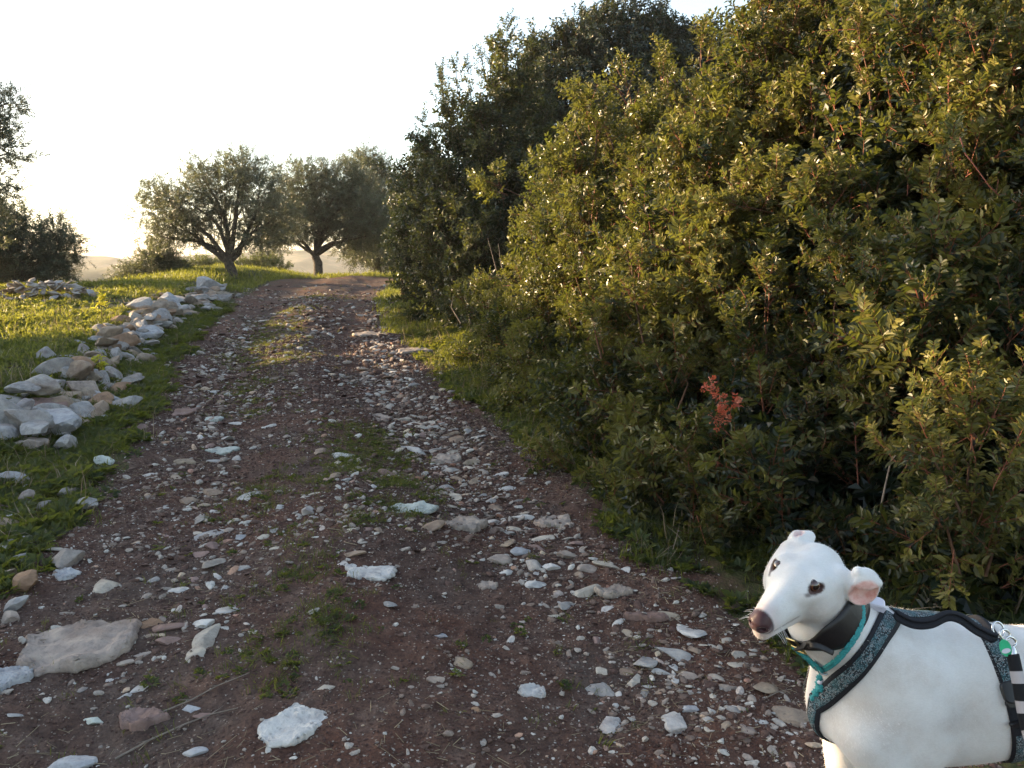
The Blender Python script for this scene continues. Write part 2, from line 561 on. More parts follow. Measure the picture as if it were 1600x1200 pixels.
LOOSE = [
    (112, 1190, 62, 46, .62, M_BLUE, 'pointed pale blue stone at the bottom left corner'),
    (437, 791, 19, 15, .6, M_WHITE, 'lone small white stone in mid track above the dirt heap'),
    (320, 973, 38, 20, .5, M_WHITE, 'white angular stone in the lower left rut'),
    (232, 974, 40, 14, .4, M_RUST, 'long brownish stone in the lower left rut'),
    (331, 850, 24, 20, .6, M_PINK, 'pinkish angular stone in the left rut'),
    (378, 837, 26, 16, .5, M_BLUE, 'bluish wedge shaped stone in the left rut'),
    (357, 827, 16, 13, .7, M_BEIGE, 'small round beige stone above a bluish wedge'),
    (314, 864, 28, 14, .4, M_PINK, 'flat lilac stone in the left rut'),
    (262, 998, 34, 20, .5, M_PINK, 'reddish oval stone beside the beige rock'),
    (222, 1022, 30, 22, .6, M_BEIGE, 'rounded grey stone right of the broad beige rock'),
    (198, 1034, 26, 20, .6, M_BEIGE, 'whitish lump touching the broad beige rock'),
    (144, 1124, 34, 20, .5, M_GREEN, 'greenish grey stone left of a pinkish slab'),
    (304, 1174, 34, 20, .45, M_BLUE, 'flat bluish stone at the bottom edge left of centre'),
    (319, 1118, 34, 13, .35, M_PINK, 'thin grey stone below the fallen twigs'),
    (297, 1107, 34, 10, .3, M_BLUE, 'thin bluish stone lying along the fallen twig'),
    (678, 1060, 30, 20, .6, M_BEIGE, 'tan rounded stone on the near gravel'),
    (745, 1108, 18, 12, .6, M_RUST, 'small reddish brown stone on the near gravel'),
    (690, 992, 24, 12, .35, M_BLUE, 'thin pale stone lying on the near gravel'),
    (780, 873, 34, 17, .55, M_BEIGE, 'cream stone at the left of the loose stone cluster'),
    (835, 880, 32, 34, .8, M_LIME, 'tallest upright stone of the loose stone cluster'),
    (812, 858, 34, 18, .5, M_BLUE, 'bluish stone at the back of the loose stone cluster'),
    (860, 884, 28, 24, .7, M_WHITE, 'whitest stone of the loose stone cluster'),
    (888, 865, 36, 26, .6, M_LIME, 'flat topped stone at the right of the loose stone cluster'),
    (918, 888, 30, 16, .6, M_BEIGE, 'beige stone at the right end of the loose stone cluster'),
    (840, 912, 34, 20, .5, M_WHITE, 'white stone at the front of the loose stone cluster'),
    (872, 926, 22, 16, .6, M_LIME, 'small block at the front right of the loose stone cluster'),
    (790, 893, 22, 16, .6, M_WHITE, 'white block at the front left of the loose stone cluster'),
    (535, 711, 34, 12, .45, M_WHITE, 'white flat stone left of the grassy strip'),
    (546, 771, 18, 14, .7, M_BEIGE, 'rounded stone in the grassy strip'),
    (575, 825, 16, 14, .8, M_PINK, 'pinkish stone standing in the grassy strip'),
    (1138, 1074, 30, 18, .6, M_BEIGE, 'beige stone in the gravel before the dog'),
    (1075, 1052, 34, 20, .5, M_BEIGE, 'flat brown stone in the gravel before the dog'),
    (1080, 1105, 30, 16, .5, M_BLUE, 'bluish grey stone in the gravel before the dog'),
    (1165, 1138, 30, 14, .5, M_BEIGE, 'long tan stone at the foot of the dog'),
]
for i, (u, v, w, h, fl, mat, lab) in enumerate(LOOSE):
    P, t = ground_at(u, v + h * .2)
    s = w / 2 / F_PX * t
    V, F = rock_shape(500 + i, ICO4, 9, fl * .8, .05, 1.2, .85, .014)
    me = np_mesh('stone', V, F, (mat,), False)
    hz = fl * s * .6
    put_rock('loose_stone', me, P[0], P[1], P[2] + hz * .25, s, rng.uniform(-.5, .5), (rng.uniform(-.12, .12), rng.uniform(-.12, .12)), label=lab, cat='stone')
    placed.append((P[0], P[1], s))

# --- stone templates shared by the many
TPL = []
for k in range(16):
    V, F = rock_shape(40 + k, ICO4, 8 + k % 4, [.18, .34, .36, .24][k % 4], .035, 1.25, .75, .014)
    TPL.append((V, F))
LOWT = [rock_shape(90 + k, ICO2, 8, .5, .1, 1.1, .8) for k in range(10)]
TINYT = [rock_shape(120 + k, ICO1, 6, .6, .12, 1.1, .8) for k in range(10)]
TPL_T = [np_mesh('track_stone_mesh', V, F, (M_LIME,), False) for V, F in TPL]
TPL_W = [np_mesh('wall_stone_mesh', *rock_shape(200 + k, ICO4, 11 + k % 4, [.42, .6, .34, .7][k % 4], .06, 1.15, .8, .016), (M_WALLST,), False) for k in range(16)]
TPL_H = [np_mesh('heap_stone_mesh', V, F, (M_WALLST,), True) for V, F in TPL]

# stony bands of the track: (polyline in picture positions, half width m, weight)
def band(pix):
    return [tuple(ground_at(u, v)[0][:2]) for u, v in pix]
BANDS = [
    (band([(600, 470), (590, 500), (600, 560), (605, 610), (640, 640), (690, 700), (740, 770), (800, 830), (880, 890), (905, 925)]), .25, 1.0),
    (band([(1020, 1000), (1080, 1070), (1150, 1130), (1190, 1190)]), .26, .75),
    (band([(400, 500), (370, 545), (330, 600), (330, 660), (300, 740), (330, 840), (330, 960), (250, 1010)]), .28, .40),
    (band([(480, 470), (500, 500), (470, 520)]), .5, .3),
    (band([(620, 640), (650, 640), (655, 690)]), .2, .6),
    (band([(560, 720), (545, 780), (560, 830)]), .16, .35),
]
def stony(x, y):
    d = np.zeros(np.shape(x)) + .05
    for pts, w, k in BANDS:
        d = np.maximum(d, k * np.exp(-(polydist(x, y, pts) / w) ** 2))
    return d
def in_trk(x, y, m=0.0):
    return (x > eL(y) + m) & (x < eR(y) - m)

# individual stones: the 250 largest of the track
NIND = 262
cand = []
for _ in range(24000):
    # distances drawn so that the pieces spread evenly in the picture
    y = 2.2 * (22 / 2.2) ** rng.random()
    x = rng.uniform(eL(y) - .15, eR(y) + .1)
    if rng.random() > float(stony(x, y)) ** 1.3: continue
    s = .0100 * (1 / max(rng.random(), .02)) ** .5 * (.75 + .85 * min(y, 12) / 6)
    cand.append((s / y, x, y, min(s, .085)))
cand.sort(reverse=True)
n_ind = 0
smalls = []
trk_col = [M_LIME]
for _, x, y, s in cand:
    if not free(x, y, s, .80): continue
    placed.append((x, y, s * .85))
    if n_ind < NIND:
        fy = y / 22
        where = ('near gravel of the track' if y < 3.2 else 'middle stretch of the track' if y < 7 else 'far stretch of the track')
        side = 'left rut' if x < (eL(y) + eR(y)) / 2 - .2 else 'right rut'
        where = ['bottom foreground', 'near gravel of the track', 'near middle of the track', 'middle stretch of the track', 'upper middle of the track', 'far stretch of the track', 'stretch below the crest'][int(np.searchsorted([2.6, 3.3, 4.4, 6.0, 8.5, 12.5], y))]
        sz = 'small' if s < .032 else 'medium' if s < .055 else 'large'
        cls = int(rng.choice(5, p=[.26, .24, .14, .08, .28]))
        cname, cmat = [('chalk white', M_CHALK), ('grey', M_GREYS), ('tan', M_TANS), ('pinkish', M_PINK), ('cream', M_CREAM)][cls]
        tk = int(rng.integers(16)); form = ['thin flat', 'blocky', 'rounded', 'flat'][tk % 4]
        o = put_rock('track_stone', TPL_T[tk], x, y, float(H(x, y)) - s * .04, s, rng.uniform(0, 6.28), (rng.normal() * .15, rng.normal() * .15),
                 label='%s %s %s stone in the %s, %s' % (sz, form, cname, side, where), cat='stone', group='loose limestone pieces on the track')
        o.scale = (s, s * rng.uniform(.7, 1.1), s * rng.uniform(.7, 1.2))
        o.material_slots[0].link = 'OBJECT'; o.material_slots[0].material = cmat
        n_ind += 1
    else:
        smalls.append((x, y, s))

def scatter_rocks(items, tpls, name, mat, label, tk=1.0):
    """many small pebbles as one heap of stuff"""
    Vs, Fs, Ts, n = [], [], [], 0
    arr = np.array(items)
    z = H(arr[:, 0], arr[:, 1])
    pick = rng.integers(len(tpls), size=len(arr))
    tint = rng.random(len(arr)) ** tk
    for k, (V, F) in enumerate(tpls):
        q = np.where(pick == k)[0]
        if not len(q): continue
        a = rng.uniform(0, 6.28, len(q)); s = arr[q, 2]
        sx = s * rng.uniform(.8, 1.3, len(q)); sz = s * rng.uniform(.6, 1.3, len(q))
        ca, sa = np.cos(a), np.sin(a)
        X = V[None, :, 0] * sx[:, None]; Y = V[None, :, 1] * s[:, None]; Z = V[None, :, 2] * sz[:, None]
        tl = rng.normal(size=len(q)) * .25
        Z2 = Z + X * tl[:, None]
        W = np.stack([X * ca[:, None] - Y * sa[:, None] + arr[q, 0][:, None], X * sa[:, None] + Y * ca[:, None] + arr[q, 1][:, None], Z2 + z[q][:, None] + (s * .15)[:, None]], -1)
        Vs.append(W.reshape(-1, 3))
        Fs.append((F[None] + (np.arange(len(q)) * len(V))[:, None, None] + n).reshape(-1, 3)); n += len(q) * len(V)
        Ts.append(np.repeat(tint[q], len(F)))
    me = np_mesh(name, np.concatenate(Vs), np.concatenate(Fs), (mat,), False, {'tint': np.concatenate(Ts)})
    return link(name, me, label=label, kind='stuff')

m, nt, b = new_mat('pebble_mix', .85, .2)
at = N(nt, 'ShaderNodeAttribute', attribute_name='tint')
c = ramp(nt, at.outputs['Fac'], [(0, (.085, .050, .042)), (.30, (.12, .075, .060)), (.45, (.18, .13, .105)), (.62, (.27, .22, .185)), (.80, (.38, .34, .30)), (.93, (.52, .50, .46)), (.97, (.33, .17, .12)), (1, (.55, .45, .33))])
c = mix(nt, 1.0, c, ramp(nt, pos_noise(nt, 80, 4, .7), [(.3, (.6, .6, .6)), (.7, (1.2, 1.2, 1.2))]), 'MULTIPLY')
nt.links.new(c, b.inputs['Base Color'])
bump(nt, b, pos_noise(nt, 150, 3, .7), .7, .003)
M_PEB = m
peb = list(smalls)
def draw_pebbles(n, y0, y1, smin, smax, dens):
    y = y0 * (y1 / y0) ** rng.random(n)
    x = eL(y) - .3 + rng.random(n) * (eR(y) - eL(y) + .6)
    p = np.clip(dens + .9 * stony(x, y) + .7 * fbm2(x * 2.2, y * 2.2, 2, 91), 0, 1)
    k = rng.random(n) < p
    x, y = x[k], y[k]
    s = smin * (smax / smin) ** (rng.random(len(x)) ** 2.5)
    s = s * np.clip(y / 4.0, .8, 2.0)
    ok = (x > eL(y) - .25) & (x < eR(y) + .2)
    return [t for t in zip(x[ok], y[ok], s[ok])]
peb += draw_pebbles(30000, 1.9, 20, .006, .026, .22)
scatter_rocks(peb, LOWT, 'loose_gravel', M_PEB, 'small pale limestone chips and pebbles strewn over the track')
fine_ = draw_pebbles(190000, 1.8, 12, .0030, .0105, .62)
scatter_rocks(fine_, TINYT, 'soil_crumbs', M_PEB, 'crumbs of earth and grit covering the dirt track', 5.0)

# --- the tumbled wall along the left side
WALL_BIG = [
    (52, 668, 104, 52, .62, M_BLUE, 'large rounded bluish grey boulder of the tumbled wall, nearest the camera'),
    (128, 612, 50, 44, .95, M_BEIGE, 'upright grey block on the nearer heap of the tumbled wall'),
    (118, 583, 58, 34, .7, M_RUST, 'tan wedge stone behind the upright grey block'),
    (82, 571, 44, 26, .6, M_BLUE, 'grey brick shaped stone at the back of the nearer heap'),
    (162, 622, 34, 32, .8, M_BEIGE, 'rounded stone right of the upright grey block'),
    (88, 632, 34, 26, .7, M_BEIGE, 'small brown grey lump in front of the nearer heap'),
    (188, 540, 48, 30, .75, M_RUST, 'rusty brown pointed stone in the middle of the tumbled wall'),
    (205, 532, 30, 26, .6, M_BLUE, 'narrow grey stone beside the rusty pointed one'),
    (224, 522, 50, 30, .6, M_BLUE, 'large smooth pale grey stone in the middle of the tumbled wall'),
    (202, 562, 26, 22, .6, M_BEIGE, 'pale triangular stone below the rusty one'),
    (160, 551, 40, 12, .4, M_BEIGE, 'thin dark flat stone of the tumbled wall'),
    (182, 500, 36, 20, .6, M_RUST, 'dark brown square stone behind the smooth grey one'),
    (232, 500, 48, 18, .55, M_RUST, 'long tan block of the tumbled wall'),
    (322, 453, 46, 20, .55, M_BLUE, 'flat grey capstone on the far end of the tumbled wall'),
    (262, 470, 40, 20, .7, M_BLUE, 'dark grey block at the far part of the tumbled wall'),
    (338, 464, 20, 18, .9, M_BEIGE, 'pale stone at the far tip of the tumbled wall'),
    (36, 697, 60, 22, .5, M_BEIGE, 'long pale plank shaped stone in front of the bluish boulder'),
    (4, 790, 34, 36, .8, M_PINK, 'pinkish block at the left edge of the photo'),
    (98, 752, 26, 22, .6, M_BLUE, 'small blue grey stone lying in the verge grass'),
    (162, 716, 32, 26, .5, M_GREEN, 'tilted pale slab on the verge beside the track'),
    (36, 906, 56, 42, .65, M_RUST, 'brown rock at the edge of the verge, left of the track'),
    (12, 962, 34, 28, .55, M_BEIGE, 'pale stone below the brown rock at the left edge'),
    (20, 848, 34, 22, .6, M_BLUE, 'small grey stone in the verge grass at the left edge'),
    (45, 640, 90, 14, .3, M_PINK, 'long low reddish stone behind the bluish boulder'),
    (150, 655, 36, 16, .5, M_GREEN, 'pale slanting stone on the track side of the wall'),
]
for i, (u, v, w, h, fl, mat, lab) in enumerate(WALL_BIG):
    P, t = ground_at(u, v + h * .35)
    s = w / 2 / F_PX * t * 1.12
    V, F = rock_shape(700 + i, ICO4, 9, fl * .9, .05, 1.05, .8, .016)
    me = np_mesh('wall_stone', V, F, (mat,), False)
    lift = {1: .10, 2: .10, 6: .08, 13: .28, 8: .06}.get(i, .0)
    put_rock('wall_stone', me, P[0], P[1] + s * .3, P[2] + s * fl * .45 + lift * .4, s, rng.uniform(-.3, .3), (rng.uniform(-.2, .2), rng.uniform(-.2, .2)), label=lab, cat='wall stone')
    placed.append((P[0], P[1] + s * .3, s * .7))
WLINE = band([(-70, 775), (10, 700), (60, 655), (125, 615), (160, 570), (205, 535), (235, 505), (275, 482), (320, 468), (345, 458)])
seg = np.array(WLINE)
sl = np.concatenate([[0], np.cumsum(np.hypot(*np.diff(seg, axis=0).T))])
nW = 0
for _ in range(15000):
    if nW >= 272: break
    t = (.08 + .92 * rng.random() ** 1.15) * sl[-1]
    x = np.interp(t, sl, seg[:, 0]); y = np.interp(t, sl, seg[:, 1])
    off = rng.normal() * .22
    x += off * .9; y += off * .3
    s = rng.uniform(.075, .20) * (.95 + .2 * t / sl[-1])
    layer = 0
    if not free(x, y, s, .29):
        if nW > 150 and abs(off) < .25: layer = 1
        else: continue
    if layer == 0: placed.append((x, y, s * .8))
    z = float(H(x, y)) + s * .22 + layer * rng.uniform(.06, .13)
    part_ = ['nearest stretch', 'near stretch', 'lower middle', 'upper middle', 'far stretch', 'far end'][min(5, int(t / sl[-1] * 6))]
    sd_ = 'on top of' if layer else ('at the track side of' if off > .15 else 'at the meadow side of' if off < -.15 else 'in the core of')
    cls = int(rng.choice(4, p=[.42, .22, .28, .08])); cname, cmat = [('grey', M_GREYS), ('tan', M_TANS), ('bluish grey', M_WALLST), ('rusty', M_RUST)][cls]
    wk = int(rng.integers(16))
    lab = '%s %s stone %s the tumbled wall, %s' % ('small' if s < .10 else 'large', cname, sd_, part_)
    o = put_rock('wall_stone', TPL_W[wk], x, y, z, s, rng.uniform(0, 6.28), (rng.normal() * .3, rng.normal() * .3), label=lab, cat='wall stone', group='stones of the tumbled wall')
    o.material_slots[0].link = 'OBJECT'; o.material_slots[0].material = cmat
    nW += 1
VB = band([(-60, 800), (30, 770), (60, 790), (20, 860), (10, 960), (-60, 1000)])
nV = 0
for _ in range(900):
    if nV >= 26: break
    q = int(rng.integers(len(VB) - 1)); t = rng.random()
    x = VB[q][0] * (1 - t) + VB[q + 1][0] * t + rng.normal() * .16; y = VB[q][1] * (1 - t) + VB[q + 1][1] * t + rng.normal() * .12
    s = rng.uniform(.035, .10)
    if not free(x, y, s, .8): continue
    placed.append((x, y, s)); wk = int(rng.integers(16)); cls = int(rng.integers(3))
    cname, cmat = [('grey', M_GREYS), ('tan', M_TANS), ('bluish grey', M_WALLST)][cls]
    o = put_rock('verge_stone', TPL_W[wk], x, y, float(H(x, y)) + s * .3, s, rng.uniform(0, 6.28), (rng.normal() * .3, rng.normal() * .3), label='%s %s stone in the grass of the left verge, %s' % ('small' if s < .06 else 'large', cname, 'near the bottom corner' if y < 3.6 else 'below the tumbled wall'), cat='stone', group='stones in the grass of the left verge')
    o.material_slots[0].link = 'OBJECT'; o.material_slots[0].material = cmat
    nV += 1
# --- heap of cleared stones at the left end of the terrace
hc, _t = ground_at(72, 466)
for k in range(110):
    a = rng.uniform(0, 6.28); q = math.sqrt(rng.random())
    x = hc[0] + math.cos(a) * q * 1.0; y = hc[1] + math.sin(a) * q * .55
    hz = .36 * (1 - q ** 1.6) * rng.uniform(.75, 1.0)
    s = rng.uniform(.07, .13)
    hs_ = ('small ' if s < .09 else 'medium ' if s < .11 else 'large ') + ['flat', 'blocky', 'rounded', 'thin'][k % 4]
    hp_ = ('top' if q < .45 else 'left side' if x < hc[0] - .35 else 'right side' if x > hc[0] + .35 else 'front' if y < hc[1] else 'back')
    put_rock('heap_stone', TPL_H[k % 16], x, y, float(base_h(x, y)) + hz, s, rng.uniform(0, 6.28), (rng.normal() * .4, rng.normal() * .4), label='%s grey stone at the %s of the heap of cleared stones' % (hs_, hp_), cat='heap stone', group='heap of cleared field stones')
print('stones', n_ind, nW, len(peb), len(fine_))
# ------------------------------------------------------------------ foliage
def leaf_mat(name, lo, mid_, hi, rough=.38, trans=.35, spec=.5, tcol=(.30, .34, .04)):
    m, nt, b = new_mat(name, rough, spec)
    at = N(nt, 'ShaderNodeAttribute', attribute_name='tint')
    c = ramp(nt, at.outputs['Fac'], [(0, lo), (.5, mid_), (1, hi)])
    nt.links.new(c, b.inputs['Base Color'])
    tr = nt.nodes.new('ShaderNodeBsdfTranslucent')
    tc = mix(nt, .48, c, tcol)
    nt.links.new(tc, tr.inputs['Color'])
    mx = nt.nodes.new('ShaderNodeMixShader'); mx.inputs[0].default_value = trans
    nt.links.new(b.outputs[0], mx.inputs[1]); nt.links.new(tr.outputs[0], mx.inputs[2])
    nt.links.new(mx.outputs[0], nt.nodes['Material Output'].inputs[0])
    return m

# glossy compound leaves
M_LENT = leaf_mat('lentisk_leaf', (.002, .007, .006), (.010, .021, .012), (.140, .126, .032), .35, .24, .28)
M_DARK = leaf_mat('evergreen_leaf', (.005, .012, .009), (.016, .029, .016), (.11, .105, .036), .42, .20, .3)
M_HOLM_SHADE = leaf_mat('holm_leaf', (.006, .014, .011), (.017, .030, .019), (.055, .066, .030), .42, .12)  # holm's own dark leaf, with shade put into its colour as well
M_OLIVE = leaf_mat('olive_leaf', (.026, .040, .028), (.058, .080, .052), (.13, .14, .085), .45, .35, tcol=(.22, .22, .06))
M_BUSHY = leaf_mat('shrub_leaf', (.030, .042, .018), (.065, .080, .030), (.13, .13, .05), .5, .4)
M_REDLEAF = leaf_mat('red_leaf', (.30, .06, .035), (.42, .11, .06), (.48, .20, .12), .4, .4, tcol=(.8, .10, .04))
M_YELLOW = leaf_mat('yellow_leaf', (.30, .33, .03), (.42, .42, .04), (.55, .5, .06), .5, .4, tcol=(.6, .55, .03))
M_GRASS = leaf_mat('grass_blade', (.018, .036, .018), (.046, .072, .024), (.20, .205, .045), .5, .46, .3, tcol=(.38, .39, .03))
M_WEED = leaf_mat('weed_leaf', (.018, .040, .022), (.044, .076, .030), (.18, .195, .05), .5, .44, .3, tcol=(.34, .38, .03))
M_STRAW = leaf_mat('dry_straw', (.13, .10, .07), (.24, .19, .13), (.38, .31, .21), .7, .25, .2, tcol=(.4, .3, .15))
M_TWIG = plain_mat('twig_bark', (.11, .060, .038), .8, .2, var=.4)
M_REDTWIG = plain_mat('reddish_twig', (.22, .075, .045), .7, .3, var=.3)
M_DEAD = plain_mat('dead_twig', (.20, .165, .135), .85, .2, var=.3)
m, nt, b = new_mat('olive_bark', .9, .15)
n = pos_noise(nt, 14, 6, .7)
nt.links.new(ramp(nt, n, [(.3, (.030, .025, .020)), (.55, (.085, .070, .055)), (.75, (.16, .14, .115))]), b.inputs['Base Color'])
bump(nt, b, n, 1.0, .03)
M_BARK = m

def frame(d, up=None, roll=0.0):
    """rows of (n,3,3) rotation matrices whose Z column is d"""
    d = d / np.linalg.norm(d, axis=1)[:, None]
    ref = np.tile(np.array([[0.0, 0.0, 1.0]]), (len(d), 1)); ref[np.abs(d[:, 2]) > .95] = (1, 0, 0)
    x = np.cross(ref, d); x /= np.linalg.norm(x, axis=1)[:, None]
    y = np.cross(d, x)
    c, s = np.cos(roll)[:, None], np.sin(roll)[:, None]
    return np.stack([x * c + y * s, -x * s + y * c, d], -1)

def leaflet(L, W, fold=.25, curl=.15, simple=False):
    """blade along +Y, face up +Z"""
    if simple == 2:
        return np.array([(0, 0, 0), (W / 2, L * .5, fold * W), (0, L, -curl * L), (-W / 2, L * .5, fold * W)]), np.array([(0, 1, 2, 3)])
    V = np.array([(0, 0, 0), (W * .42, L * .30, fold * W), (W * .44, L * .68, fold * W - curl * L * .4), (0, L, -curl * L), (-W * .44, L * .68, fold * W - curl * L * .4), (-W * .42, L * .30, fold * W)])
    return V, np.array([(0, 1, 2, 3), (0, 3, 4, 5)])

class Sprig:
    def __init__(s): s.V = []; s.F = []; s.T = []; s.M = []; s.n = 0
    def add(s, V, F, t, m=0):
        s.V.append(V); s.F.append(F + s.n); s.n += len(V); s.T.append(np.full(len(F), t)); s.M.append(np.full(len(F), m))
    def done(s): return np.concatenate(s.V), np.concatenate(s.F), np.concatenate(s.T), np.concatenate(s.M)

def rotm(axis, a):
    return np.array(Matrix.Rotation(a, 3, Vector(axis)))

def stick(p0, p1, r0, r1, n=3):
    return tube([p0, (np.array(p0) + p1) / 2, p1], [r0, (r0 + r1) / 2, r1], n)

def lentisk_sprig(r, stem=.15, nl=9, pairs=4, L=.026, W=.0105, lod=1):
    sp = Sprig()
    bend = np.array([r.normal() * .12, r.normal() * .12, 1.0])
    V, F = stick((0, 0, 0), bend * stem, .0022, .001); sp.add(V, F, .5, 1)
    for i in range(nl):
        t = .12 + .88 * (i + .5) / nl
        az = i * 2.4 + r.normal() * .3
        tilt = rad(68 - 38 * t) + r.normal() * .15
        out = np.array([math.cos(az) * math.sin(tilt), math.sin(az) * math.sin(tilt), math.cos(tilt)])
        base = bend * stem * t
        rl = (.055 if i < nl - 2 else .035) * r.uniform(.8, 1.15) * (L / .026)
        # frame of the compound leaf: y along rachis, z = upper side
        zv = np.array([0, 0, 1.0]) - out * out[2]; zv /= np.linalg.norm(zv) + 1e-9
        xv = np.cross(out, zv)
        R = np.stack([xv, out, zv], 1)
        if lod: 
            V, F = stick(base, base + out * rl, .0009, .0006); sp.add(V, F, .5, 1)
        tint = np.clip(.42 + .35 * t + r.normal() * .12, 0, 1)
        for q in range(pairs):
            yq = rl * (.25 + .68 * q / max(1, pairs - 1))
            for sd in (-1, 1):
                Lq = L * r.uniform(.8, 1.12) * (1 - .25 * abs(q / max(1, pairs - 1) - .5))
                V, F = leaflet(Lq, W * r.uniform(.85, 1.15), r.uniform(.1, .4), r.uniform(-.05, .25), 0 if lod else 2)
                A = rotm((0, 0, 1), -sd * rad(r.uniform(42, 68))) 
                A = rotm((0, 1, 0), sd * r.uniform(-.35, .25)) @ A
                A = rotm((1, 0, 0), r.uniform(-.25, .35)) @ A
                V = V @ A.T + np.array([0, yq, 0])
                sp.add(V @ R.T + base, F, np.clip(tint + r.normal() * .09, 0, 1), 0)
    return sp.done()

def plain_sprig(r, stem=.16, nl=16, L=.04, W=.02, simple=2, droop=0.0, twig=True, opp=False):
    sp = Sprig()
    bend = np.array([r.normal() * .2, r.normal() * .2, 1.0])
    if twig:
        V, F = stick((0, 0, 0), bend * stem, .0028, .0012); sp.add(V, F, .5, 1)
    for i in range(nl):
        t = (i + .6) / nl
        az = (i // 2 * 1.57 + (i % 2) * 3.14 if opp else i * 2.4) + r.normal() * .3
        tilt = rad(r.uniform(35, 80))
        out = np.array([math.cos(az) * math.sin(tilt), math.sin(az) * math.sin(tilt), math.cos(tilt)])
        zv = np.array([0, 0, 1.0]) - out * out[2]; zv /= np.linalg.norm(zv) + 1e-9
        R = np.stack([np.cross(out, zv), out, zv], 1)
        V, F = leaflet(L * r.uniform(.7, 1.2), W * r.uniform(.8, 1.2), r.uniform(.05, .35), r.uniform(-.05, .3), simple)
        V = V @ rotm((0, 1, 0), r.uniform(-.7, .7)).T
        sp.add(V @ R.T + bend * stem * t, F, np.clip(.5 + r.normal() * .16, 0, 1), 0)
    return sp.done()

_r = np.random.default_rng(11)
T_LENT = [lentisk_sprig(_r, _r.uniform(.17, .25), int(_r.integers(7, 10)), 4, .042, .0165) for _ in range(9)]
T_LENT2 = [lentisk_sprig(_r, _r.uniform(.17, .24), 8, 3, .046, .020, 0) for _ in range(7)]
T_OAK = [plain_sprig(_r, .18, 18, .050, .024) for _ in range(7)]
T_OLIVE = [plain_sprig(_r, .26, 20, .075, .019, opp=True) for _ in range(7)]
T_FILL = [plain_sprig(_r, .20, 16, .055, .028, twig=False) for _ in range(5)]

def scatter(bag, tpls, P, D, S, tint, r, tvar=.13):
    """adds templates at points P along directions D"""
    if not len(P): return
    Rm = frame(D, roll=r.uniform(0, 6.283, len(P)))
    pick = r.integers(len(tpls), size=len(P))
    for k, (V, F, T, M) in enumerate(tpls):
        q = np.where(pick == k)[0]
        if not len(q): continue
        W = np.einsum('nij,vj->nvi', Rm[q] * S[q][:, None, None], V) + P[q][:, None, :]
        bag['V'].append(W.reshape(-1, 3))
        bag['F'].append((F[None] + (np.arange(len(q)) * len(V))[:, None, None] + bag['n']).reshape(-1, F.shape[1]))
        bag['n'] += len(q) * len(V)
        ti = tint[q] + r.normal(size=len(q)) * tvar
        bag['T'].append(np.clip((T[None] - .5) + ti[:, None], 0, 1).ravel())
        bag['M'].append(np.tile(M, len(q)))

def new_bag(): return {'V': [], 'F': [], 'T': [], 'M': [], 'n': 0}
def bag_mesh(name, bag, mats):
    F4 = np.concatenate(bag['F'])
    return np_mesh(name, np.concatenate(bag['V']), F4, mats, False, {'tint': np.concatenate(bag['T'])}, np.concatenate(bag['M']))

def sample_lobes(lobes, dens, r, shell=(.80, 1.04), gap=0.0, gs=1.6, face=None, inner_skip=.62, seed=0):
    """points on the outside of a union of ellipsoids; lobes: (x,y,z, rx,ry,rz)"""
    Ps, Ns = [], []
    L = np.array(lobes, float)
    for i, (cx, cy, cz, rx, ry, rz) in enumerate(L):
        area = 4 * math.pi * ((rx * ry) ** 1.6 + (rx * rz) ** 1.6 + (ry * rz) ** 1.6) ** (1 / 1.6) / 3 ** (1 / 1.6)
        n = int(area * dens)
        d = r.normal(size=(n, 3)); d /= np.linalg.norm(d, axis=1)[:, None]
        k = r.uniform(shell[0], shell[1], n)
        # lumpy outline
        k = k * (1 + .30 * noise3(d * 1.9 + i * 7.7, seed + i) + .26 * noise3(d * 4.7 + i * 3.1, seed + i + 50))
        P = np.array([cx, cy, cz]) + d * k[:, None] * np.array([rx, ry, rz])
        nn = d / np.array([rx, ry, rz]); nn /= np.linalg.norm(nn, axis=1)[:, None]
        keep = np.ones(n, bool)
        for j, (ax, ay, az_, bx, by, bz) in enumerate(L):
            if j == i: continue
            q = (P - np.array([ax, ay, az_])) / np.array([bx, by, bz])
            keep &= (q ** 2).sum(1) > inner_skip ** 2
        if gap > 0:
            keep &= noise3(P * gs, seed + 5) > -.5 + gap
        if face is not None:                       # thin out the side nobody can see
            keep &= (nn @ np.array(face) > -.35) | (r.random(n) < .35)
        Ps.append(P[keep]); Ns.append(nn[keep])
    return np.concatenate(Ps), np.concatenate(Ns)

def limbs(bag, base, lobes, r, r0, sway=.15, twigs=3, mat=0, fork=.35):
    """trunk bases to lobe centres, with side twigs"""
    base = np.array(base, float)
    for (cx, cy, cz, rx, ry, rz) in lobes:
        c = np.array([cx, cy, cz])
        n = 7
        t = np.linspace(0, 1, n)[:, None]
        mid = base + (c - base) * np.array([.25, .25, .55]) + r.normal(size=3) * sway
        P = (1 - t) ** 2 * base + 2 * t * (1 - t) * mid + t ** 2 * c + r.normal(size=(n, 3)) * sway * .15 * np.sin(t * math.pi)
        V, F = tube(P, np.linspace(r0, r0 * .22, n), 7); bag.add(V, F, mat)
        for k in range(twigs):
            i = int(r.integers(2, n)); p = P[i]
            d = r.normal(size=3); d[2] = abs(d[2]) * .6; d /= np.linalg.norm(d)
            e = c + d * np.array([rx, ry, rz]) * r.uniform(.6, .95)
            m_ = (p + e) / 2 + r.normal(size=3) * .08 * rx
            V, F = tube([p, (p + m_) / 2 + r.normal(size=3) * .02, m_, e], [r0 * .3, r0 * .22, r0 * .15, r0 * .05], 5); bag.add(V, F, mat)

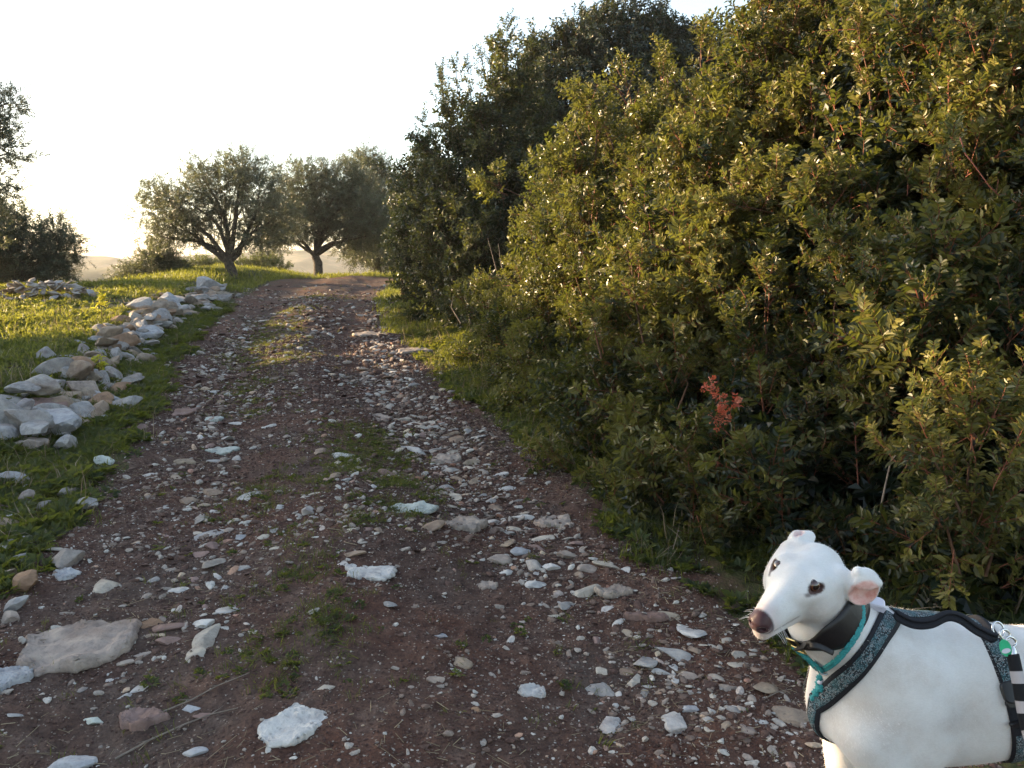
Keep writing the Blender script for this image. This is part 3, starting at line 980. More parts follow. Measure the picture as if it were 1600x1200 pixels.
CAMV = np.array([0, 0, CAM_H])
def plant(name, label, cat, base, lobes, tpls, mat, twigm, dens, size, r, r0=.03, up=.45, gap=0.0, gs=1.6, group=None, tint=.5, trunks=None, shell=(.80, 1.04), fill=True, spires=(), face=True, trunk_name='branches', inner=.62, seed=0, twigs=3, extra=None, zmin=.02, jitter=.45, fsize=1.0, auto=0, shrink=0.0):
    base = np.array(base, float)
    root = bpy.data.objects.new(name, None); C.objects.link(root); root.location = base
    root.empty_display_size = .2
    tag(root, label, cat, group)
    bag = new_bag()
    lobes = [(l[0], l[1], l[2], l[3] - shrink, l[4] - shrink, l[5] - shrink) for l in lobes]
    if auto:                                       # leading shoots all over the outside
        Pa, Na = sample_lobes(lobes, 9.0, r, (.86, .98), 0, 1, (0, -1, .3), .95, seed + 3)
        auto_n = r.permutation(len(Pa))[:auto]
        for q_, i in enumerate(auto_n):
            d = Na[i] * r.uniform(.3, .9) + np.array([0, 0, r.uniform(.35, 1.1)]) + r.normal(size=3) * .25
            d /= np.linalg.norm(d); big = 1 if size < 1.1 else 1.35
            if q_ % 3:                             # broad leafy spray
                ln = r.uniform(.20, .42) * big; spires = list(spires) + [(Pa[i], Pa[i] + d * ln, int(8 + ln * 22), .17 * big, size * r.uniform(.9, 1.3), r.normal() * .20)]
            else:                                  # thin leading shoot
                ln = r.uniform(.30, .62) * big; spires = list(spires) + [(Pa[i], Pa[i] + d * ln, int(5 + ln * 10), .07 * big, .8 * size, .16 + r.normal() * .14)]
    cen = np.mean([l[:3] for l in lobes], axis=0)
    fc = None
    if face:
        fc = CAMV - cen; fc /= np.linalg.norm(fc)
    P, Nn = sample_lobes(lobes, dens, r, shell, gap, gs, fc, inner, seed)
    P[:, 2] = np.maximum(P[:, 2], H(P[:, 0], P[:, 1]) + zmin)
    D = Nn * (1 - up) + np.array([0, 0, up]) + r.normal(size=P.shape) * jitter
    tn = tint + .40 * noise3(P * 1.1, seed + 31) + .10 * noise3(P * 3.3, seed + 32)
    scatter(bag, tpls, P, D, size * r.uniform(.75, 1.25, len(P)), tn, r)
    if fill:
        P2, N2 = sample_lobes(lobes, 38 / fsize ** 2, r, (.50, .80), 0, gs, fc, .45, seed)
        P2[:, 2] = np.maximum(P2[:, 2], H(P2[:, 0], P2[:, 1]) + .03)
        scatter(bag, T_FILL, P2, N2 + r.normal(size=P2.shape) * .6, r.uniform(.9, 1.4, len(P2)) * fsize, np.full(len(P2), .10), r, .08)  # inner leaves tinted dark: painted shade in the gaps
    tw = Bag()
    # upright leading shoots that stand out of the mass
    for sp in spires:
        p0, p1, n, rr, sc = np.array(sp[0], float), np.array(sp[1], float), sp[2], sp[3], sp[4]
        t = r.random(n) ** .8
        ax = p1 - p0
        q = p0 + ax * t[:, None] + r.normal(size=(n, 3)) * (rr * (1.05 - t))[:, None] * .45
        Dd = (q - (p0 + ax * t[:, None])) / max(rr, 1e-3) + ax / np.linalg.norm(ax) * .7 + r.normal(size=(n, 3)) * .25
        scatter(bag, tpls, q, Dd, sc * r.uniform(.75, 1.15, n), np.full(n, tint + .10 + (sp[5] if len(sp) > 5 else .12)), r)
        mid = (p0 + p1) / 2 + r.normal(size=3) * .06 * np.linalg.norm(ax)
        V, F = tube([p0, (p0 + mid) / 2, mid, (mid + p1) / 2, p1], [.008 * sc, .007 * sc, .005 * sc, .004 * sc, .002 * sc], 5); tw.add(V, F)
    me = bag_mesh(name + '_foliage', bag, (mat, twigm)); me.transform(Matrix.Translation(-Vector(base)))
    f = link('foliage', me, root)
    if trunks is None: trunks = [base]
    if r0 > 0:
        for k, tb in enumerate(trunks):
            sub = [l for i, l in enumerate(lobes) if i % len(trunks) == k]
            limbs(tw, tb, sub, r, r0, twigs=twigs)
    if auto:                                       # bare wiry twigs poking out of the leaves
        for i in r.permutation(len(Pa))[:auto // 3]:
            d = Na[i] * .7 + r.normal(size=3) * .5 + np.array([0, 0, .3]); d /= np.linalg.norm(d)
            ln = r.uniform(.25, .6); p = Pa[i] - d * .15; sg = r.normal(size=3) * .12 * ln
            V, F = tube([p, p + d * ln * .4 + sg * .4, p + d * ln * .75 + sg, p + d * ln + sg * 2.2], [.0032, .0026, .0018, .0008], 4); tw.add(V, F)
    if tw.n:
        me = tw.mesh(name + '_wood', (M_BARK if r0 > .05 else M_TWIG,)); me.transform(Matrix.Translation(-Vector(base)))
        link(trunk_name, me, root)
    return root, len(P)

def LB(*rows):
    """lobes given as picture position, distance of the centre and radii"""
    out = []
    for row in rows:
        u, v, d, rx = row[:4]
        ry = row[4] if len(row) > 4 else rx
        rz = row[5] if len(row) > 5 else rx
        c = unproject(u, v, d)
        out.append((c[0], c[1], c[2], rx, ry, rz))
    return out
def SP(u0, v0, u1, v1, d, n, rr, sc, d2=None):
    return (unproject(u0, v0, d), unproject(u1, v1, d2 or d), n, rr, sc)
def gbase(x, y): return (x, y, float(H(x, y)) - .03)
# ------------------------------------------------------------------ the shrubs and trees on the right
vr = np.random.default_rng(77)
counts = []
# nearest shrub, behind the dog, in the shade
A = LB((1450, 800, 3.55, .62), (1600, 740, 3.45, .70), (1310, 830, 3.75, .55), (1190, 860, 4.0, .46), (1400, 950, 3.40, .40), (1600, 930, 3.15, .42),
       (1270, 700, 4.1, .68), (1480, 620, 3.95, .75), (1660, 560, 3.75, .8), (1290, 960, 3.7, .35), (1500, 1010, 3.1, .35))
sA = [SP(1505, 860, 1530, 600, 2.72, 20, .09, .80, 2.80) + (.34,), SP(1500, 800, 1440, 690, 2.70, 12, .09, .8) + (.30,), SP(1520, 740, 1575, 735, 2.75, 5, .05, .7) + (.3,), SP(1530, 690, 1478, 612, 2.78, 7, .05, .7) + (.36,), SP(1532, 650, 1585, 598, 2.80, 7, .05, .7) + (.36,), SP(1500, 900, 1460, 760, 2.72, 10, .11, .8) + (.2,), SP(1540, 900, 1570, 790, 2.75, 8, .10, .8) + (.2,), SP(1410, 740, 1425, 700, 2.75, 4, .04, .6) + (.2,)]
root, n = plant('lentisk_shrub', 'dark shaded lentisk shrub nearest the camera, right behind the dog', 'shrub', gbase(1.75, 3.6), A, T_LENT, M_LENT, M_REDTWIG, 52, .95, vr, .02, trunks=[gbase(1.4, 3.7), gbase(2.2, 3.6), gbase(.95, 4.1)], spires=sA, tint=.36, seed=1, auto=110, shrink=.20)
counts.append(n)
near_shrub = root
B = LB((1450, 350, 4.7, 1.0), (1640, 300, 4.4, 1.0), (1300, 440, 5.0, .85), (1570, 110, 5.2, 1.0), (1400, 150, 5.6, 1.0), (1270, 225, 6.0, .85), (1700, -40, 5.2, 1.1), (1480, 0, 6.2, 1.0), (1560, 480, 4.4, .7), (1345, 75, 6.8, .80))
sB = [SP(1300, 440, 1290, 290, 4.2, 16, .13, .95), SP(1270, 230, 1270, 150, 5.1, 9, .12, 1), SP(1400, 130, 1370, 40, 4.9, 14, .15, 1), SP(1545, 340, 1520, 210, 3.9, 7, .10, 1), SP(1200, 100, 1190, 8, 5.6, 9, .12, 1), SP(1250, 80, 1240, 0, 5.6, 12, .15, 1), SP(1590, 260, 1600, 90, 4.0, 16, .16, 1), SP(1420, 560, 1400, 400, 3.9, 16, .15, .9), SP(1560, 470, 1550, 330, 3.8, 14, .15, .9)]
root, n = plant('lentisk_shrub', 'tallest lentisk shrub, reaching the top right corner of the photo', 'shrub', gbase(3.4, 5.2), B, T_LENT, M_LENT, M_REDTWIG, 30, 1.08, vr, .03, trunks=[gbase(3.2, 5.0), gbase(2.4, 5.4), gbase(3.4, 6.2)], spires=sB, tint=.50, seed=2, auto=190, shrink=.26)
counts.append(n)
Cc = LB((1150, 490, 5.3, .85), (1060, 620, 5.2, .70), (1140, 730, 4.75, .58), (1030, 780, 5.2, .38), (1080, 410, 6.2, .95), (1200, 310, 6.3, .95), (1230, 560, 4.9, .62), (1060, 850, 4.8, .34), (1110, 900, 4.2, .26), (975, 768, 5.35, .50), (1015, 825, 4.8, .48), (1075, 880, 4.35, .48), (1135, 925, 3.9, .44))
sC = [SP(1180, 430, 1160, 290, 4.7, 16, .14, .95), SP(1220, 420, 1215, 300, 4.6, 12, .12, .95), SP(1080, 420, 1070, 310, 5.4, 12, .13, 1), SP(1010, 560, 985, 400, 4.7, 16, .16, .95), SP(1100, 480, 1090, 400, 4.6, 10, .13, .9), SP(1060, 640, 1055, 560, 4.4, 8, .10, .9), SP(1190, 680, 1190, 600, 4.0, 9, .09, .85), SP(940, 560, 930, 480, 4.9, 8, .1, .95)]
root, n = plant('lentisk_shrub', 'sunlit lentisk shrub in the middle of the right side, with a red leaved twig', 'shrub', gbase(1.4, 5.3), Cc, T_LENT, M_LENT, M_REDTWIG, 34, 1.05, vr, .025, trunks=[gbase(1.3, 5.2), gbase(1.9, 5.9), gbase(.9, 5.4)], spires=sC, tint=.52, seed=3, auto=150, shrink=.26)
counts.append(n)
mid_shrub = root
# twig with red leaves and a few brown ones
rb = new_bag(); rr2 = np.random.default_rng(3)
for (u0, v0, u1, v1, nn_) in ((1130, 668, 1105, 590, 9), (1135, 665, 1150, 626, 5), (1112, 640, 1128, 655, 5)):
    p0, p1 = unproject(u0, v0, 3.42), unproject(u1, v1, 3.38)
    t = rr2.random(nn_)[:, None]
    scatter(rb, [lentisk_sprig(rr2, .045, 3, 3, .019, .009)], p0 + (p1 - p0) * t, (p1 - p0)[None] * 4 + rr2.normal(size=(nn_, 3)) * .5, rr2.uniform(.7, 1.0, nn_), np.full(nn_, .5), rr2)
rb2 = new_bag()
p0, p1 = unproject(1150, 660, 3.40), unproject(1172, 720, 3.38)
t = rr2.random(4)[:, None]
scatter(rb2, [lentisk_sprig(rr2, .05, 3, 3, .020, .009)], p0 + (p1 - p0) * t, (p1 - p0)[None] * 4 + rr2.normal(size=(4, 3)) * .4, rr2.uniform(.6, .8, 4), np.full(4, .6), rr2)
base = Vector(mid_shrub.location)
me = bag_mesh('red_leaves', rb, (M_REDLEAF, M_REDTWIG)); me.transform(Matrix.Translation(-base)); link('red_leaves', me, mid_shrub, label='twig of bright red leaves')
me = bag_mesh('brown_leaves', rb2, (M_STRAW, M_REDTWIG)); me.transform(Matrix.Translation(-base)); link('withered_leaves', me, mid_shrub, label='hanging withered brown leaves')

D_ = LB((985, 570, 6.4, .78), (945, 480, 7.2, .85), (1000, 370, 7.4, .95), (1070, 305, 7.7, .88), (920, 400, 7.9, .75), (905, 680, 6.3, .42), (865, 590, 7.5, .52), (1175, 265, 7.9, .90), (815, 540, 9.2, .46), (965, 730, 5.7, .32), (885, 645, 6.8, .54), (840, 585, 7.9, .60), (930, 705, 5.9, .50), (795, 545, 9.0, .55), (1000, 275, 7.9, .55), (870, 330, 8.2, .42))
sD = [SP(930, 250, 915, 160, 6.8, 14, .17, 1.05), SP(990, 200, 975, 110, 7.0, 9, .15, 1.05), SP(1030, 180, 1040, 95, 7.0, 8, .14, 1.05), SP(860, 350, 770, 285, 7.0, 13, .15, 1.0), SP(880, 340, 872, 250, 6.9, 13, .15, 1.0), SP(900, 360, 905, 240, 6.8, 12, .15, 1), SP(800, 560, 760, 480, 8.0, 10, .16, 1), SP(960, 240, 945, 165, 6.8, 9, .15, 1.), SP(1100, 130, 1095, 70, 7.2, 9, .16, 1.)]
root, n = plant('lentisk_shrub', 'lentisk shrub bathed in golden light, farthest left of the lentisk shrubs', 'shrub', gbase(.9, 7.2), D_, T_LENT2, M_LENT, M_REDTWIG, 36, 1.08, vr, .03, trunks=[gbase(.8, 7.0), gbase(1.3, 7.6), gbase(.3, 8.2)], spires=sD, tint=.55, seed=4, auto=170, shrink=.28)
counts.append(n)
# tall evergreen trees behind
E = LB((797, 140, 12.6, .50), (785, 230, 12.8, .80), (722, 190, 13.3, .48), (722, 270, 13.2, .78), (820, 320, 12.6, .9), (710, 360, 12.9, .80), (760, 400, 12.2, .9), (690, 450, 12.8, .60), (680, 400, 13.6, .75), (676, 320, 14.2, .60), (672, 430, 14.4, .50), (750, 480, 11.6, .55), (715, 500, 11.8, .36))
sE = [SP(797, 150, 792, 28, 12.6, 46, .34, 1.1), SP(775, 150, 765, 75, 12.7, 18, .25, 1.1), SP(815, 200, 820, 95, 12.6, 16, .22, 1.1), SP(700, 200, 688, 108, 13.2, 22, .28, 1.1), SP(730, 200, 730, 100, 13.2, 14, .2, 1.1), SP(670, 260, 660, 175, 13.6, 14, .25, 1.1), SP(760, 120, 752, 85, 12.9, 10, .2, 1.1), SP(668, 310, 655, 235, 14, 14, .3, 1.1)]
root, n = plant('evergreen_tree', 'slender evergreen tree with pointed shoots, overhanging the far right edge of the track', 'tree', gbase(-.9, 12.8), E, T_OAK, M_DARK, M_TWIG, 70, 1.35, vr, .07, trunks=[gbase(-.6, 12.9), gbase(-1.1, 13.2), gbase(-.2, 12.6)], spires=sE, tint=.36, seed=5, fill=True, fsize=1.3, auto=150, shrink=.22)
counts.append(n)
Fo = LB((905, 150, 15.2, 1.15), (965, 130, 15.2, 1.25), (1060, 150, 15.6, 1.25), (1140, 190, 16.0, 1.2), (1010, 120, 15.4, 1.0), (880, 240, 14.6, 1.3), (990, 250, 14.8, 1.5), (850, 380, 13.4, 1.2), (1230, 220, 16.5, 1.3), (1150, 300, 15, 1.6), (920, 420, 13, 1.1))
root, n = plant('evergreen_tree', 'broad dark evergreen tree with a domed crown rising against the sky', 'tree', gbase(1.9, 14.8), Fo, T_OAK, M_HOLM_SHADE, M_TWIG, 85, 1.5, vr, .12, trunks=[gbase(1.8, 14.8), gbase(2.4, 15.3)], spires=[SP(900, 90, 895, 35, 15, 12, .3, 1.3), SP(935, 60, 930, 22, 15, 12, .4, 1.3), SP(1000, 60, 1000, 35, 15.2, 12, .4, 1.3), SP(1060, 80, 1062, 60, 15.3, 12, .4, 1.3)], tint=.40, seed=6, fsize=1.8, auto=190, shrink=.15)
counts.append(n)
G = LB((1330, 110, 9.5, 1.4), (1450, 20, 9.5, 1.6), (1600, 60, 9.0, 1.7), (1280, 300, 9.5, 1.4), (1450, 300, 8.5, 1.5), (1650, 350, 8, 1.5))
root, n = plant('evergreen_tree', 'evergreen tree showing through behind the tallest lentisk shrub', 'tree', gbase(5.2, 9.3), G, T_OAK, M_DARK, M_TWIG, 50, 1.6, vr, .10, tint=.45, seed=7, fsize=1.8)
counts.append(n)
# low scrub behind the red twig, closing the hedge
Hh = LB((680, 370, 16.5, .85), (665, 320, 17, .65), (672, 425, 17, .6))
root, n = plant('evergreen_shrub', 'small dark evergreen bush standing where the track bends out of sight', 'shrub', gbase(-2.2, 16.9), Hh, T_OAK, M_HOLM_SHADE, M_TWIG, 90, 1.4, vr, .04, tint=.45, seed=8, fsize=1.5, shrink=.1)
counts.append(n)

# bare stems and the wiry climber
def stem_thing(name, label, cat, pts, r0, mat, bagleaf=None):
    root = bpy.data.objects.new(name, None); C.objects.link(root); base = Vector(pts[0][0]); root.location = base
    tag(root, label, cat)
    tb = Bag()
    for path in pts:
        V, F = tube(np.array(path), np.linspace(r0, r0 * .3, len(path)), 6); tb.add(V, F)
    me = tb.mesh(name, (mat,)); me.transform(Matrix.Translation(-base)); link('stem', me, root)
    if bagleaf:
        me = bag_mesh(name + '_leaf', bagleaf, (M_STRAW if cat != 'vine' else M_LENT, M_TWIG)); me.transform(Matrix.Translation(-base)); link('leaves', me, root)
    return root
U = unproject
stem_thing('bare_stems', 'thin bare reddish stems standing in front of the slender evergreen tree', 'dead stems', [
    [U(795, 470, 9.5), U(775, 420, 9.5), U(762, 372, 9.6)], [U(800, 465, 9.5), U(782, 410, 9.5), U(779, 380, 9.5)], [U(785, 480, 9.4), U(775, 440, 9.3), U(745, 455, 9.2)], [U(720, 505, 9.6), U(705, 480, 9.6), U(708, 462, 9.6)], [U(735, 505, 9.6), U(730, 485, 9.6), U(725, 460, 9.6)]], .007, M_DEAD)
vb = new_bag(); r3 = np.random.default_rng(9)
pv = [U(1500, 215, 3.55), U(1508, 240, 3.5), U(1525, 262, 3.5), U(1545, 290, 3.45), U(1557, 300, 3.45), U(1560, 280, 3.45)]
for (u, v) in ((1507, 228), (1546, 305), (1578, 298), (1562, 270), (1585, 302), (1560, 325), (1580, 320)):
    scatter(vb, [plain_sprig(r3, .012, 2, .028, .019, 0)], np.array([U(u, v, 3.45)]), r3.normal(size=(1, 3)), np.array([1.0]), np.array([.75]), r3)
stem_thing('climbing_vine', 'wiry climber with a few rounded leaves hanging over the tallest lentisk shrub', 'vine', [pv, [U(1545, 290, 3.45), U(1560, 305, 3.45), U(1590, 300, 3.45)]], .0035, M_REDTWIG, vb)
stem_thing('dead_branch', 'arching dead grey twig leaning on the shaded shrub above the dog', 'dead branch', [
    [U(1375, 800, 2.95), U(1383, 760, 2.9), U(1392, 720, 2.9), U(1412, 698, 2.9), U(1445, 690, 2.95), U(1460, 697, 3.0)]], .0042, M_DEAD)

# ------------------------------------------------------------------ olive trees on the left and beyond
def olive(label, base, lobes, r, trunk_path, dens, size, tint=.5, seed=0, gap=.08, twigs=5, r0=.055, cat='olive tree', sp=()):
    """olive: short leaning trunk that forks low, grey-green crown with sky showing through"""
    tp = np.array(trunk_path, float)
    fork = tp[-1]
    n0 = len(bpy.data.objects)
    root, n = plant('olive_tree', label, cat, base, lobes, T_OLIVE, M_OLIVE, M_TWIG, dens, size, r, 0, up=.25, gap=gap, gs=1.5, tint=tint, shell=(.35, 1.05), fill=False, face=False, inner=.25, seed=seed, jitter=.8, spires=sp)
    tb = Bag()
    V, F = tube(tp, np.linspace(.17, .12, len(tp)) * (1 + .0 * len(tp)), 11)
    V = V + .03 * noise3(V * 6, seed)[:, None]
    tb.add(V, F)
    limbs(tb, fork, lobes, r, r0 * 1.35, sway=.22, twigs=twigs)
    me = tb.mesh('olive_wood', (M_BARK,)); me.transform(Matrix.Translation(-Vector(base)))
    link('trunk', me, root)
    counts.append(n)
    return root
def gp(u, v, d):
    p = unproject(u, v, d); return p
# first olive: trunk foot at (365, 445)
d1 = 22.0
b1 = gp(365, 440, d1); b1[2] = float(H(b1[0], b1[1])) - .06
L1 = LB((300, 320, d1 - .3, 1.0, 1.0, .75), (255, 330, d1, .65, .8, .6), (350, 300, d1 + .4, 1.0, 1.1, .85), (375, 262, d1, .65, .8, .50), (405, 300, d1 - .3, .75, 1.0, .75), (430, 340, d1 + .3, .7, .9, .7), (300, 360, d1 + .2, .85, .9, .45), (400, 370, d1 + .2, .85, .9, .45), (250, 370, d1, .45, .6, .35), (310, 268, d1 + .2, .34, .5, .28), (240, 300, d1, .35, .5, .3))
olive('olive tree with a low forked trunk, left of the one beside the crest', b1, L1, vr, [b1, gp(362, 425, d1), gp(358, 410, d1)], 46, 1.0, .50, 20, .10, sp=[SP(310, 260, 305, 244, d1, 6, .2, 1), SP(375, 250, 380, 232, d1, 8, .3, 1), SP(410, 270, 425, 242, d1, 8, .3, 1)])
d2 = 27.0
b2 = gp(497, 422, d2); b2[2] = float(H(b2[0], b2[1])) - .06
L2 = LB((470, 290, d2, 1.1, 1.1, .85), (535, 280, d2, .9, 1, .7), (590, 340, d2 - .5, .9, 1, .9), (450, 340, d2 - .4, .85, 1, .9), (510, 310, d2, 1.0, 1.1, .85), (540, 340, d2 + .3, .95, 1.1, .95), (490, 350, d2, .9, 1.0, .6), (570, 370, d2, .8, 1.0, .8), (560, 300, d2, .55, .8, .6), (430, 370, d2, .5, .6, .5))
olive('olive tree with a dark trunk bent to the right, beside the crest of the track', b2, L2, vr, [b2, gp(497, 410, d2), gp(492, 400, d2)], 48, 1.15, .50, 30, .05, sp=[SP(470, 290, 465, 262, d2, 8, .3, 1.1)])
d3 = 31.0
b3 = gp(590, 432, d3); b3[2] = float(H(b3[0], b3[1])) - .06
L3 = LB((572, 262, d3, .75, .8, .7), (600, 300, d3, 1.0, 1.2, 1.0), (570, 330, d3, 1.1, 1.2, 1.0), (620, 340, d3, 1.2, 1.2, 1.2), (575, 390, d3, 1.1, 1.0, .7), (610, 400, d3, .9, 1, .6))
olive('taller olive tree farthest away behind the bend of the track', b3, L3, vr, [b3, gp(590, 420, d3), gp(588, 405, d3)], 48, 1.3, .45, 40, .05, sp=[SP(575, 260, 568, 240, d3, 8, .3, 1.2)])
# shrubby olive at the edge of the terrace
d4 = 23.0
b4 = gp(240, 449, d4); b4[2] = float(H(b4[0], b4[1])) - .06
L4 = LB((240, 425, d4, .75, .8, .55), (205, 435, d4, .45, .6, .35), (270, 430, d4, .5, .6, .4), (250, 398, d4, .45, .5, .35))
olive('low bushy olive shoots at the edge of the terrace, left of the forked olive', b4, L4, vr, [b4, b4 + [0, 0, .3]], 95, .95, .42, 50, .0, 3, .03, cat='olive bush')
d5 = 33.0
b5 = gp(320, 448, d5); b5[2] = float(base_h(b5[0], b5[1])) - .1
L5 = LB((310, 430, d5, .9, .8, .55), (340, 432, d5, .8, .8, .5), (395, 428, d5, .9, .8, .5), (420, 422, d5, .7, .8, .5))
root, n = plant('scrub_bush', 'hazy low scrub bush seen below the crown of the forked olive', 'bush', b5, L5, T_OLIVE, M_BUSHY, M_TWIG, 60, 1.2, vr, .03, tint=.5, seed=60, face=False, fsize=1.5)
# olive at the left edge
d6 = 19.0
b6 = gp(40, 468, d6); b6[2] = float(H(b6[0], b6[1])) - .06
L6 = LB((40, 400, d6, .85, .9, .65), (95, 395, d6, .48, .6, .5), (85, 365, d6, .42, .5, .35), (-10, 410, d6, .8, .9, .7), (-30, 360, d6, .8, .9, .7), (20, 440, d6, .8, .8, .4), (80, 430, d6, .45, .6, .35), (15, 350, d6, .55, .6, .45))
olive('dense dark olive tree behind the heap of stones at the left edge', b6, L6, vr, [b6, b6 + [0, 0, .3], b6 + [.05, 0, .6]], 85, .95, .36, 70, .0, 3, .05, sp=[SP(95, 370, 95, 330, d6, 9, .2, .9)])
d7 = 16.5
b7 = np.array([-12.0, 15.6, 0.0]); b7[2] = float(H(b7[0], b7[1])) - .06
L7 = LB((-60, 200, d7, .80, 1.0, .8), (14, 240, d7, .38, .5, .26), (14, 160, d7, .38, .5, .30), (10, 200, d7, .30, .4, .26), (-10, 300, d7, .50, .6, .36), (-130, 280, d7, 1.0, 1.1, .9), (-150, 160, d7, 1.0, 1.1, .9), (-60, 350, d7, .8, .9, .5), (-90, 110, d7, .65, .8, .5))
olive('olive tree cut by the left edge of the photo, a leafy bough reaching in', b7, L7, vr, [b7, b7 + [.05, 0, .5], b7 + [.05, 0, 1.0]], 70, .85, .45, 80, .05, 5, .05, sp=[SP(20, 250, 70, 243, d7, 14, .13, .7), SP(0, 160, 32, 150, d7, 10, .14, .6), SP(0, 270, 25, 275, d7, 10, .14, .6)])
# unseen olives of the same terrace further left, crowns shaped to shade the track
SHADE = [(-9.6, 8.6, 1.25, 2.10, 1.05), (-9.6, 11.0, 1.25, 2.2, 1.25), (-12.8, 9.6, 1.9, 2.95, 1.3), (-12.8, 12.6, 1.9, 2.7, 1.3), (-9.9, 8.0, 3.25, 4.0, .55), (-11.5, 6.2, 3.0, 3.5, .75)]  # last two are crowns added to shade the tall shrub and the dog
for i, (x, y, zb, zt, rr_0) in enumerate(SHADE):
    bb = np.array(gbase(x, y))
    zg = bb[2]
    c = (zb + zt) / 2; hz = (zt - zb) / 2
    lob = [(x + vr.normal() * rr_0 * .35, y + vr.normal() * rr_0 * .35, c + vr.uniform(-.4, .4) * hz, rr_0 * .62, rr_0 * .62, hz * .7) for _ in range(7)]
    olive(['olive tree standing on the terrace left of the photo', ] [0], bb, lob, vr, [bb, bb + [.03, .02, .45], bb + [0, 0, max(.6, zb - zg)]], 55, 1.5, .42, 100 + i, .04, 3, .05)['group'] = 'olive trees of the terrace outside the photo'
for q_, (x_, y_, h_) in enumerate(((-9.2, 5.3, .66), (-9.3, 3.7, .8), (-9.0, 2.0, .8), (-9.3, 6.9, .5), (-9.4, 9.5, .32))):  # low shrubs added out of view to keep sun off the near track
    plant('lentisk_shrub', 'low rounded shrub on the terrace left of the photo', 'shrub', gbase(x_, y_), [(x_, y_, .95, .8, .9, h_), (x_ + .2, y_ - .5, .85, .7, .7, h_ * .9)], T_LENT2, M_LENT, M_REDTWIG, 60, 1.3, vr, .03, seed=90 + q_, face=False, fsize=1.6, group='shrubs of the terrace outside the photo')
print('sprigs', counts, sum(counts))
# ------------------------------------------------------------------ grass, weeds and litter
gr = np.random.default_rng(808)
def grass_tuft(r, n=11, h=.09, w=.0042, spread=.035):
    sp = Sprig()
    for i in range(n):
        a = r.uniform(0, 6.28); lean = r.uniform(.15, .9)
        hh = h * r.uniform(.5, 1.2)
        out = np.array([math.cos(a), math.sin(a), 0]); side = np.array([-math.sin(a), math.cos(a), 0]) * w * r.uniform(.7, 1.3)
        b0 = np.array([r.normal() * spread, r.normal() * spread, 0])
        p = [b0, b0 + out * hh * lean * .3 + np.array([0, 0, hh * .55]), b0 + out * hh * lean + np.array([0, 0, hh * (1 - .3 * lean)])]
        V = np.array([p[0] - side * .5, p[0] + side * .5, p[1] + side * .5, p[1] - side * .5, p[2] + side * .06, p[2] - side * .06])
        F = np.array([(0, 1, 2, 3), (3, 2, 4, 5)])
        sp.add(V, F, np.clip(.5 + r.normal() * .18, 0, 1), 0)
    return sp.done()
def weed(r, n=9, L=.05, W=.02, rise=.5):
    sp = Sprig()
    for i in range(n):
        a = i * 2.4 + r.normal() * .3; el = r.uniform(.15, rise * 1.8)
        out = np.array([math.cos(a) * math.cos(el), math.sin(a) * math.cos(el), math.sin(el)])
        zv = np.array([0, 0, 1.0]) - out * out[2]; zv /= np.linalg.norm(zv)
        R = np.stack([np.cross(out, zv), out, zv], 1)
        st = r.uniform(.1, .6) * L
        for q in range(3):
            V, F = leaflet(L * r.uniform(.5, .9), W * r.uniform(.8, 1.2), .15, r.uniform(0, .3), 2)
            V = V @ rotm((0, 0, 1), (q - 1) * .9).T + np.array([0, st + .1 * L * q, 0])
            sp.add(V @ R.T, F, np.clip(.5 + r.normal() * .13, 0, 1), 0)
    return sp.done()
T_TUFT = [grass_tuft(gr) for _ in range(9)]
T_TUFTF = [grass_tuft(gr, 9, .13, .011, .07) for _ in range(7)]
T_WEED = [weed(gr, 8, .045, .017) for _ in range(8)]
T_WEEDF = [weed(gr, 8, .085, .036) for _ in range(6)]

WALLP = np.array(WLINE)
def lay(n, y0, y1, xf, densf, tpls, size, tint, tv=.35, upr=.25, power=1.0):
    y = y0 * (y1 / y0) ** (gr.random(n) ** power)
    x = xf(y, gr.random(n))
    k = gr.random(n) < densf(x, y)
    x, y = x[k], y[k]
    z = H(x, y) - .004
    D = np.stack([gr.normal(size=len(x)) * upr, gr.normal(size=len(x)) * upr, np.ones(len(x))], 1)
    tn = tint + tv * fbm2(x * .8, y * .8, 2, 402)
    return np.stack([x, y, z], 1), D, size * gr.uniform(.6, 1.35, len(x)), tn

def lay_into(bag, tpls, args):
    P, D, Sz, tn = args
    scatter(bag, tpls, P, D, Sz, tn, gr, .12)

nz = lambda x, y, f, sd: fbm2(x * f, y * f, 3, sd)
# left verge between the ruts and the tumbled wall, and in front of it
bagv = new_bag()
def dv(x, y):
    left = eL(y) - x
    return np.clip(sstep(-.10, .22, left + .35 * nz(x, y, 2.2, 1)), 0, 1) * (.40 + .60 * sstep(4.0, 6.0, y)) * (.55 + .9 * nz(x, y, 1.5, 2) + .25)
lay_into(bagv, T_TUFT, lay(15000, 2.3, 16, lambda y, q: eL(y) + .15 - q * 1.5, dv, T_TUFT, .85, .20, .2))
lay_into(bagv, T_WEED, lay(11000, 2.3, 16, lambda y, q: eL(y) + .15 - q * 1.5, dv, T_WEED, 1.5, .26, .2))
me = bag_mesh('verge_grass', bagv, (M_GRASS, M_TWIG)); link('verge_grass', me, label='dark green grass and weeds of the left verge below the tumbled wall', kind='stuff')
